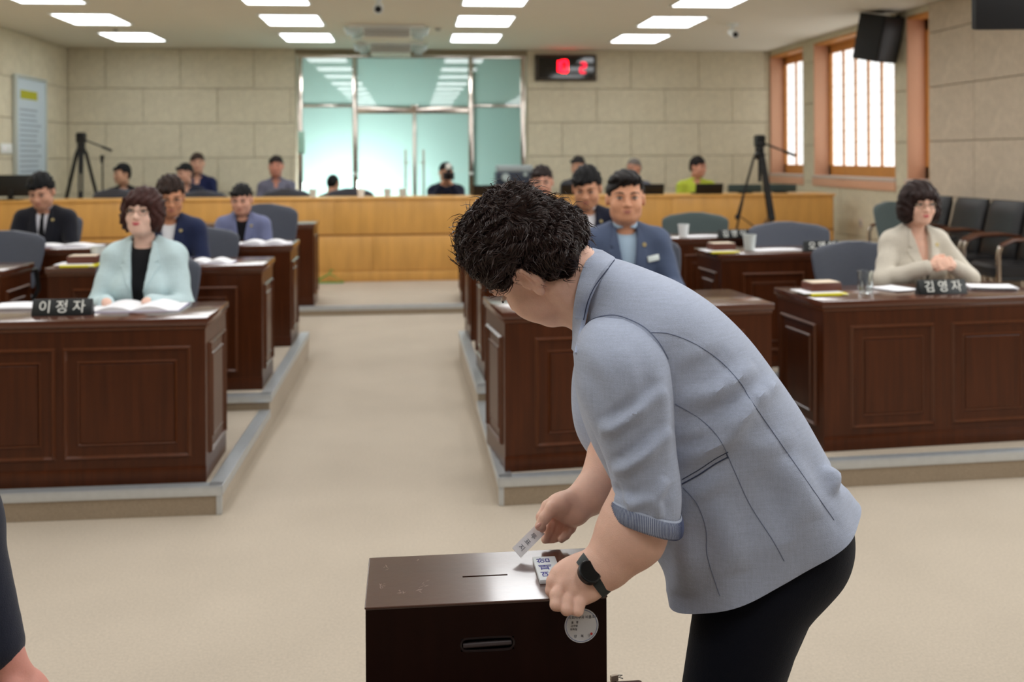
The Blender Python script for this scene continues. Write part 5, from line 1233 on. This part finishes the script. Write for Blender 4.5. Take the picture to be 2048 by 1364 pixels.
# trousers: seat and two legs
ts = Sdf(); hipc = P3(1545, 1075, DM)
ts.ell(hipc, (.150, .150, .145), M=np.stack([R_, A_, U_], 1)); 
ts.ell(P3(1592, 1078, 1.97), (.088, .09, .105), .06, np.stack([R_, A_, U_], 1)); ts.ell(P3(1592, 1078, 2.09), (.088, .09, .105), .06, np.stack([R_, A_, U_], 1))
for dd, sx in ((DM-.070, 0), (DM+.070, 18)):
    k1 = P3(1508+sx, 1180, dd); k2 = P3(1430+sx, 1430, dd-.02); k2[2] = .47; k3 = np.array([k2[0]+.02, k2[1]+.02, .07])
    ts.cap(k1, k2, .108, .080, .05); ts.cap(k2, k3, .078, .058, .03)
sdf_obj('trousers', [(ts, hipc+(-.42, -.36, -1.0), hipc+(.34, .38, .26), .009)], m_trs, woman)
for dd in (-.1, .08):
    k2 = P3(1440, 1430, DM+dd); obj('shoe', MB().loft([[(k2[0]+x, k2[1]+w*math.cos(a), .042+h*math.sin(a)) for a in [2*PI*k/14 for k in range(14)]] for x, w, h in ((.06, .02, .02), (.05, .036, .036), (-.02, .042, .04), (-.12, .046, .03), (-.17, .03, .02), (-.185, .01, .01))]), m_black, woman)
# ---- head frame
tau = math.radians(27); ui = -.83*R_+.56*U_; ui /= np.linalg.norm(ui); fi = np.array(-.56*R_-.83*U_); fi /= np.linalg.norm(fi)
fwd = math.cos(tau)*fi+math.sin(tau)*A_; side = np.cross(ui, fwd); side /= np.linalg.norm(side)      # side = her left, towards the camera
# local axes of head_sdf: x, y(-y is the face), z up
HM = np.stack([side, -fwd, ui], 1); GH = .97
EAR = P3(1060, 556, 1.955); hcen = EAR-HM @ np.array([.079, .016, -.004])*GH
def hw3(p): return hcen+HM @ (np.asarray(p, float)*GH)
def hwrap(f):
    Mi = HM.astype(np.float32); h = hcen.astype(np.float32); return lambda p: f((p-h) @ Mi/np.float32(GH))*np.float32(GH)
hd = head_sdf(True, 1.0)
hd.ell((0, -.052, -.085), (.045, .04, .035), .03); hd.ell((.046, -.046, -.045), (.026, .036, .038), .03); hd.ell((-.046, -.046, -.045), (.026, .036, .038), .03)
# a better ear: hollow and lobe on the near side
EM = rotz(-.45) @ rotx(.25)                               # the near ear stands off the head
er = Sdf()
er.ell((.088, .022, .000), (.0080, .0215, .034), .004, EM); er.ell((.097, .017, .002), (.0075, .0135, .023), .004, EM, op='s'); er.ell((.087, .010, -.033), (.0075, .0095, .012), .006)
er.cap((.085, -.004, .018), (.096, .012, .033), .0042, k=.003); er.cap((.096, .012, .033), (.104, .036, .020), .0044, k=.003); er.cap((.104, .036, .020), (.098, .034, -.012), .0040, k=.003); er.cap((.086, .000, -.004), (.089, .004, -.016), .0048, k=.004); er.cap((.092, .018, -.014), (.097, .027, .010), .0032, k=.003); er.cap((.080, .006, .010), (.080, .012, -.024), .010, k=.008)
W1 = Sdf(); W1.fn(hwrap(hd), .02)
nb = hw3((0, .035, -.07)); nt = P3(1205, 610, DM)
W1.cap(nb, nt, .060, .068, .035); W1.cap(hw3((0, .02, -.075)), P3(1190, 622, DM-.01), .045, .05, .03)
for sx in (.03, .045): W1.cap(hw3((sx+.02, .03, -.06)), P3(1172, 618, DM-.05), .012, .012, .03)
ec_ = hw3((.09, .018, 0)); WE = Sdf(); WE.fn(hwrap(er), .01)
bparts = [(WE, ec_-.055, ec_+.055, .0017), (W1, hw3((0, 0, 0))-.20, hw3((0, 0, 0))+np.array([.26, .2, .19]), .0036)]
# trunk under the jacket
TR = Sdf(); TR.cap(P3(1255, 640, DM), P3(1500, 900, DM), .085, .11); TR.cap(P3(1500, 900, DM), P3(1560, 1080, DM), .11, .12)
TR.cap(P3(1245, 700, 1.88), P3(1285, 1000, 1.84), .05, .045, .03); TR.cap(P3(1228, 690, 2.18), P3(1224, 880, 2.2), .05, .045, .03); TR.cap(nt, P3(1255, 640, DM), .06, .08, .03)
bparts.append((TR, P3(1100, 1200, 1.7), P3(1690, 560, 2.3)+np.array([0, .1, .05]), .013))
# ---- near arm and hand (her left): forearm to the box edge
NH = Sdf()
el = P3(1284, 1010, 1.835); wr = P3(1186, 1150, 1.808)
NH.cap(P3(1292, 985, 1.838), P3(1262, 1066, 1.825), .060, .058, .02); NH.cap(P3(1262, 1066, 1.825), P3(1216, 1126, 1.815), .056, .040, .03); NH.cap(P3(1216, 1126, 1.815), P3(1176, 1160, 1.808), .038, .0335, .02)
# back of the hand
hb_ = P3(1150, 1168, 1.800); v1 = P3(1118, 1172, 1.795)-P3(1184, 1152, 1.806); 
def frame(a, b, nn): 
    x = np.asarray(b)-np.asarray(a); x /= np.linalg.norm(x); n_ = np.asarray(nn)-x*(np.asarray(nn) @ x); n_ /= np.linalg.norm(n_); return np.stack([x, np.cross(n_, x), n_], 1)
bn = (-A_*.75+U_*.66)                                    # the back of the hand faces the lens and up
FM = frame(P3(1190, 1145, 1.806), P3(1132, 1176, 1.793), bn)
NH.ell(P3(1152, 1163, 1.803), (.047, .040, .0175), .02, FM)
NH.ell(P3(1142, 1146, 1.812), (.040, .022, .018), .02, FM)
K = [P3(1119, 1151, 1.806), P3(1126, 1170, 1.793), P3(1143, 1184, 1.787), P3(1163, 1190, 1.786)]
FG = [[(1119, 1151, 1.806), (1106, 1163, 1.800), (1102, 1181, 1.796), (1109, 1196, 1.800)],
      [(1126, 1170, 1.793), (1113, 1190, 1.776), (1112, 1209, 1.764), (1119, 1214, 1.784)],
      [(1144, 1183, 1.789), (1134, 1203, 1.772), (1133, 1219, 1.760), (1140, 1224, 1.780)],
      [(1165, 1191, 1.787), (1157, 1208, 1.772), (1155, 1223, 1.762), (1161, 1228, 1.780)]]
for (c4, rr) in zip(FG, ([.0115, .0108, .0102, .009], [.0120, .0114, .0108, .0092], [.0116, .011, .0104, .009], [.0105, .0102, .0096, .0082])):
    pts = [P3(*q) for q in c4]; rr = [x*.95 for x in rr]; NH.cap(P3(1176, 1158, 1.806)*.35+pts[0]*.65, pts[0], .011, rr[0], .010); NH.chain(pts, rr, .003)
    NH.ell(pts[0]+(-A_*.6+U_*.7)*.004, (.010, .010, .009), .012); NH.ell(pts[1]+(-A_*.7+U_*.2)*.003, (.0095, .0095, .0095), .008)
NH.chain([P3(1178, 1136, 1.820), P3(1158, 1128, 1.835), P3(1136, 1136, 1.846), P3(1120, 1148, 1.846)], [.016, .0135, .0115, .009], .015)     # thumb over the top
for c4 in FG[:3]:                                         # faint tendons
    NH.cap(P3(1180, 1150, 1.80), P3(*c4[0])+(-A_*.6+U_*.6)*.004, .004, .006, .014)
bparts.append((NH, P3(1085, 1240, 1.72)-(0, .03, .01), P3(1340, 960, 1.92)+np.array([0, .06, .02]), .0022))
# ---- far arm and hand (her right) holding the slip
FH = Sdf()
FH.cap(P3(1226, 862, 2.115), P3(1222, 935, 2.100), .050, .046, .02); FH.cap(P3(1222, 935, 2.100), P3(1180, 990, 2.065), .045, .036, .03); FH.cap(P3(1180, 990, 2.065), P3(1150, 1012, 2.050), .035, .0275, .02)
FM2 = frame(P3(1160, 1005, 2.055), P3(1108, 1020, 2.035), U_*.85-R_*.35-A_*.1)
FH.ell(P3(1133, 1010, 2.043), (.043, .026, .024), .02, FM2); FH.ell(P3(1148, 1030, 2.033), (.026, .020, .021), .02); FH.ell(P3(1120, 1006, 2.027), (.028, .020, .018), .018, FM2)
fing = [([(1122, 1010, 2.015), (1103, 1018, 2.005), (1089, 1036, 2.000), (1079, 1052, 1.997)], [.0150, .0125, .0112, .0092]),      # thumb, nearest the lens
        ([(1112, 1000, 2.055), (1094, 1012, 2.050), (1082, 1034, 2.033), (1084, 1056, 2.021)], [.0115, .0108, .0098, .0085]),      # index, behind the slip
        ([(1122, 1012, 2.057), (1108, 1038, 2.055), (1098, 1062, 2.041), (1091, 1079, 2.029)], [.0118, .0110, .0102, .0088]),
        ([(1136, 1022, 2.055), (1124, 1050, 2.053), (1112, 1074, 2.041), (1102, 1089, 2.031)], [.0114, .0106, .0098, .0084]),
        ([(1150, 1034, 2.047), (1142, 1056, 2.043), (1131, 1070, 2.033), (1123, 1078, 2.025)], [.0102, .0096, .0088, .0076])]
for c4, rr in fing: FH.chain([P3(*q) for q in c4], rr, .009)
bparts.append((FH, P3(1060, 1105, 1.955)-(0, .02, .01), P3(1265, 850, 2.175)+np.array([0, .03, .02]), .0022))
body = sdf_obj('body', bparts, m_skw, woman)
m_nail = mat('finger_nail', (232, 178, 164), .25)
obj('finger_nail', MB().ell(P3(1077, 1051, 1.9895), (.0052, .0025, .0068), 10, 6, np.stack([R_, A_, -R_*.55-U_*.83], 1)), m_nail, woman)
for q in (-1, 1):
    obj('eye', MB().ell(hw3((q*.0325, -.0865, .0105)), (.0145, .009, .005), 12, 6, HM), m_eyew, woman)
    obj('lash_line', MB().tube([hw3((q*.0325+dx, -.0945+abs(dx)*.45, .010-abs(dx)*.12)) for dx in (-.018, -.008, 0, .008, .019)], [.0012, .0022, .0024, .0022, .0016], 6), m_iris, woman)
    obj('eyebrow', MB().tube([hw3((q*(.014+t*.044), -.0975+.022*t*t, .036+.006*math.sin(PI*min(1, t*1.2)))) for t in (0, .3, .6, 1)], [.002, .003, .0025, .001], 6), mat('brow_brown', (110, 84, 74), .8), woman)
obj('lips', MB().tube([hw3((x, -.0985+abs(x)**1.4*1.6, -.0535)) for x in (-.024, -.012, 0, .012, .024)], [.001, .0035, .0045, .0035, .001], 8).tube([hw3((x, -.0965+abs(x)**1.4*1.6, -.0615)) for x in (-.021, -.01, 0, .01, .021)], [.001, .005, .0056, .005, .001], 8), mat('lip_soft', (196, 118, 110), .45), woman)
# ---- hair: a full short perm; base volume plus separate locks
hs = Sdf()
hs.ell((0, .034, .066), (.096, .096, .098)); hs.ell((0, -.022, .104), (.084, .046, .058), .03); hs.ell((0, .088, -.006), (.078, .048, .052), .03)
for q in (-1, 1): hs.ell((q*.070, .010, .060), (.034, .060, .052), .03); hs.ell((q*.060, .070, -.012), (.034, .040, .050), .03); hs.ell((q*.070, -.030, .034), (.016, .018, .030), .02)
hs.fn(Sdf().ell((0, -.150, -.030), (.090, .090, .098)), .010, 's')
for q in (-1, 1): hs.fn(Sdf().ell((q*.102, .010, -.012), (.060, .034, .048)), .006, 's'); hs.fn(Sdf().ell((q*.08, -.06, -.045), (.05, .052, .066)), .010, 's')
hs.fn(lambda p: -(p[:, 2]+1.12*(p[:, 1]+.075)-.080)/1.5, .008, 'i')
hs.fn(lambda p: -(p[:, 2]+.066-.25*(p[:, 1]-.06)), .01, 'i')
def lumps(p): return .0050*np.sin(62*p[:, 0]+18*np.sin(23*p[:, 2]))*np.sin(55*p[:, 1]+2.2*np.sin(31*p[:, 2]))+.003*np.sin(120*p[:, 2]+9*np.sin(30*p[:, 0])+30*p[:, 1])
hs.fn(lumps, 1, 'd')
m_hw = mat('hair_perm', (42, 30, 28), .42, spec=.4, grain=(40, .4, (1, 1, .3)), bump=(90, .6))
P, Q = mesh_sdf(hs, (-.16, -.15, -.12), (.16, .20, .20), .0036)
hb2 = MB(); hb2.v = [tuple(hw3(p)) for p in P]; hb2.f = [tuple(q) for q in Q.tolist()]; hb2.mi = [0]*len(Q)
hair = obj('hair', hb2, m_hw, woman, fix=False)
eps = .002; G0 = np.stack([hs((P+np.eye(3, dtype=np.float32)[i]*eps).astype(np.float32))-hs((P-np.eye(3, dtype=np.float32)[i]*eps).astype(np.float32)) for i in range(3)], 1); G0 /= np.linalg.norm(G0, axis=1, keepdims=True)+1e-9
whorl = np.array([.0, .085, .125]); lk = MB(); idx = RNG.choice(len(P), 12000, replace=True)
def flow(p, n, seed):
    d = p-whorl; d = d-n*(d @ n); d /= np.linalg.norm(d)+1e-9; t = np.cross(n, d); w = 1.0 if p[1] < .05 else .45
    a = w*(1.5*math.sin(38*p[0]+seed[0])+1.2*math.sin(44*p[1]+24*p[2]+seed[1])+.5*math.sin(90*p[2]+seed[2]))
    return d*math.cos(a)+t*math.sin(a)
gsd = RNG.uniform(-.5, .5, (len(idx), 3))
PT = P[idx].astype(np.float64); NN = G0[idx].astype(np.float64); paths = [PT+NN*.0005]; cur = PT.copy(); LEN = RNG.uniform(.012, .026, len(idx)); lift = RNG.uniform(.0008, .0035, len(idx))*np.where(RNG.random(len(idx)) < .06, 3.5, 1)
for stp in range(5):
    FL = np.array([flow(p, n, s) for p, n, s in zip(cur, NN, gsd)])
    cur = cur+FL*(LEN/5)[:, None]
    pf = cur.astype(np.float32); sd = hs(pf)
    g = np.stack([hs(pf+np.eye(3, dtype=np.float32)[i]*np.float32(eps))-hs(pf-np.eye(3, dtype=np.float32)[i]*np.float32(eps)) for i in range(3)], 1).astype(np.float64); g /= np.linalg.norm(g, axis=1, keepdims=True)+1e-9
    cur = cur-g*np.clip(sd, -.01, .01)[:, None]; NN = g; paths.append(cur+g*(lift*(1+stp*.35))[:, None])
paths = np.stack(paths, 1); nS = paths.shape[1]
hwp = hcen+(paths*GH) @ HM.T
for k in range(len(idx)):
    pt = hwp[k]; w0 = .0009; vs = []
    T = pt[-1]-pt[0]; T /= np.linalg.norm(T)+1e-9; n_ = HM @ NN[k]; b_ = np.cross(T, n_); b_ /= np.linalg.norm(b_)+1e-9; n_ = np.cross(b_, T)
    for j in range(nS):
        w = w0*(1-(j/(nS-1))**2)+.0001; vs += [pt[j]+b_*w, pt[j]-b_*w*.5+n_*w*.87, pt[j]-b_*w*.5-n_*w*.87]
    lk.add(vs, [(3*j+i, 3*j+(i+1) % 3, 3*j+3+(i+1) % 3, 3*j+3+i) for j in range(nS-1) for i in range(3)])
lo_ = obj('hair_locks', lk, mat('hair_lock', (54, 39, 36), .40, spec=.42, var=(60, .25)), hair, fix=False); lo_['kind'] = 'stuff'
# ---- wrist watch
wc = P3(1186, 1149, 1.812); wax = P3(1216, 1126, 1.815)-P3(1176, 1160, 1.808); wax /= np.linalg.norm(wax)
nv = (-A_*.80+U_*.50-R_*.1); nv -= wax*(nv @ wax); nv /= np.linalg.norm(nv); tv = np.cross(wax, nv)
wt = MB()
def oval(a, o, r=1.0): return wc+wax*o+(nv*math.sin(a)*.0375+tv*math.cos(a)*.0375)*r
rg = [[tuple(oval(a, -.010)), tuple(oval(a, -.010, 1.09)), tuple(oval(a, .010, 1.09)), tuple(oval(a, .010))] for a in np.linspace(0, 2*PI, 48, endpoint=False)]
vs = [p for r in rg for p in r]; n = len(rg); wt.add(vs, [(i*4+k, i*4+(k+1) % 4, ((i+1) % n)*4+(k+1) % 4, ((i+1) % n)*4+k) for i in range(n) for k in range(4)])
watch = empty('wrist_watch', tuple(WO+wc), 0, 'black round smart watch on the wrist above the ballot box', 'watch')
for i in range(len(wt.v)): wt.v[i] = tuple(np.array(wt.v[i])-wc)
obj('strap', wt, m_strap, watch)
dn = nv*math.cos(.62)+wax*math.sin(.62); fc = nv*.0415-wax*.002; obj('case', MB().tube([fc-dn*.005, fc+dn*.0035, fc+dn*.005], [.0205, .0205, .019], 36), m_wcase, watch)
obj('dial_glass', MB().tube([fc+dn*.0045, fc+dn*.0056], [.0178, .0172], 36), m_wface, watch)
# ---- the slip of paper in her far hand
sa, sb_, sc_, sd_ = P3(1023, 1097, 1.970), P3(1071, 1050, 2.022), P3(1093, 1066, 2.018), P3(1043, 1114, 1.966)
sx = (sb_-sa); Lx = np.linalg.norm(sx); sx /= Lx; syv = (sd_-sa); syv -= sx*(syv @ sx); Ly = np.linalg.norm(syv); syv /= Ly; sn = np.cross(sx, syv)
if sn @ A_ > 0: sn = -sn
MS = np.eye(4); MS[:3, :3] = np.stack([sx, np.cross(sn, sx), sn], 1); so_ = WO+(sa+sb_+sc_+sd_)/4
slip = empty('paper_slip', tuple(so_), 0, 'white paper slip with printed letters held over the ballot box', 'paper')
rings = []
for i in range(9):
    t = i/8-.5; z = .003*math.cos(t*PI)-.0015; rings.append([(t*Lx, -Ly/2, z), (t*Lx, Ly/2, z), (t*Lx, Ly/2, z+.0006), (t*Lx, -Ly/2, z+.0006)])
obj('slip_sheet', MB().loft(rings).xf(MS), m_paper, slip)
for i, ch in enumerate('투표지'):
    text_obj('letter', ch, Ly*.55, mat('slip_grey_ink', (120, 120, 128), .8), slip, MS @ m4(rotz(-PI/2), (-.006+(i-1)*-.018, 0, .0026)), .0001)
# ------------------------------------------------------------------ person cropped at the lower left edge
ld = 1.75
LP0 = U(-198, 1200, d=ld); lp = empty('person', (LP0[0], LP0[1], 0), 0, 'person at the lower left edge, only a navy sleeve and hand in view', 'person'); LO = np.array([LP0[0], LP0[1], 0])
L3 = lambda px, py, d=ld: U(px, py, d=d)-LO
m_nv = mat('navy_suit', (26, 32, 52), .85, sheen=.15, bump=(500, .3))
j = Sdf(); j.cap(L3(-160, 560), L3(-74, 1050), .072, .058); j.cap(L3(-74, 1050), L3(-8, 1290), .058, .046, .03); j.cap(L3(-340, 520), L3(-200, 540), .11, .09, .08); j.cap(L3(-300, 700), L3(-280, 1250), .16, .15, .08)
sdf_obj('jacket', [(j, L3(-560, 1500)-(0, .25, 0), L3(130, 380)+np.array([0, .25, .1]), .009)], m_nv, lp)
b = Sdf(); b.cap(L3(-8, 1250), L3(26, 1340), .030, .027); hand_relaxed(b, L3(34, 1338), (R_*.50-U_*.85), (R_*.8+U_*.4-A_*.2), (-A_*.4+R_*.6+U_*.2), .45)
hp = Sdf(); hp.fn(lambda p, hh=head_sdf(): hh(p-np.float32(L3(-270, 330)))); hp.cap(L3(-270, 400), L3(-270, 520), .055, .06, .02)
tk = Sdf().cap(L3(-270, 560), L3(-280, 1200), .11, .12); tk.cap(L3(-150, 560), L3(-60, 1050), .05, .045, .03); tk.cap(L3(-60, 1050), L3(0, 1335), .04, .028, .02)
c = L3(46, 1396); h0_ = L3(-270, 330)
sdf_obj('body', [(b, c-.13, c+.13, .0042), (hp, h0_-.18, h0_+np.array([.18, .18, .16]), .007), (tk, L3(-440, 1330)-(0, .2, 0), L3(60, 480)+np.array([0, .2, 0]), .014)], skin((226, 160, 146)), lp)
lt = Sdf()
for q in (-80, 80): lt.cap(L3(-290+q, 1230), L3(-290+q, 1230)*(1, 1, 0)+(0, 0, .10), .095, .06, .03)
sdf_obj('trousers', [(lt, L3(-520, 1230)*(1, 1, 0)-(0, .2, 0), L3(-60, 1130)+np.array([0, .2, 0]), .018)], m_nv, lp)
for q in (-80, 80):
    k = L3(-290+q, 1230); obj('shoe', MB().loft([[(k[0]+w*math.cos(a), k[1]-y, .042+h*math.sin(a)) for a in [2*PI*t/12 for t in range(12)]] for y, w, h in ((-.08, .03, .03), (0, .042, .04), (.1, .048, .034), (.18, .03, .02))]), m_black, lp)
hq = Sdf(); hq.fn(lambda p, hh=hair_sdf('short'): hh(p-np.float32(h0_))); sdf_obj('hair', [(hq, h0_-.17, h0_+.17, .007)], hairm((24, 22, 22)), lp)
for k, (px, lab) in enumerate(((1855, 'black leather chair behind the head of the woman in beige'), (1924, 'black leather chair just right of the woman in beige'), (1995, 'black leather chair with the chrome armrest end in view'), (2075, 'black leather chair cut off by the right edge'))): visitor_chair(vy[k], lab)
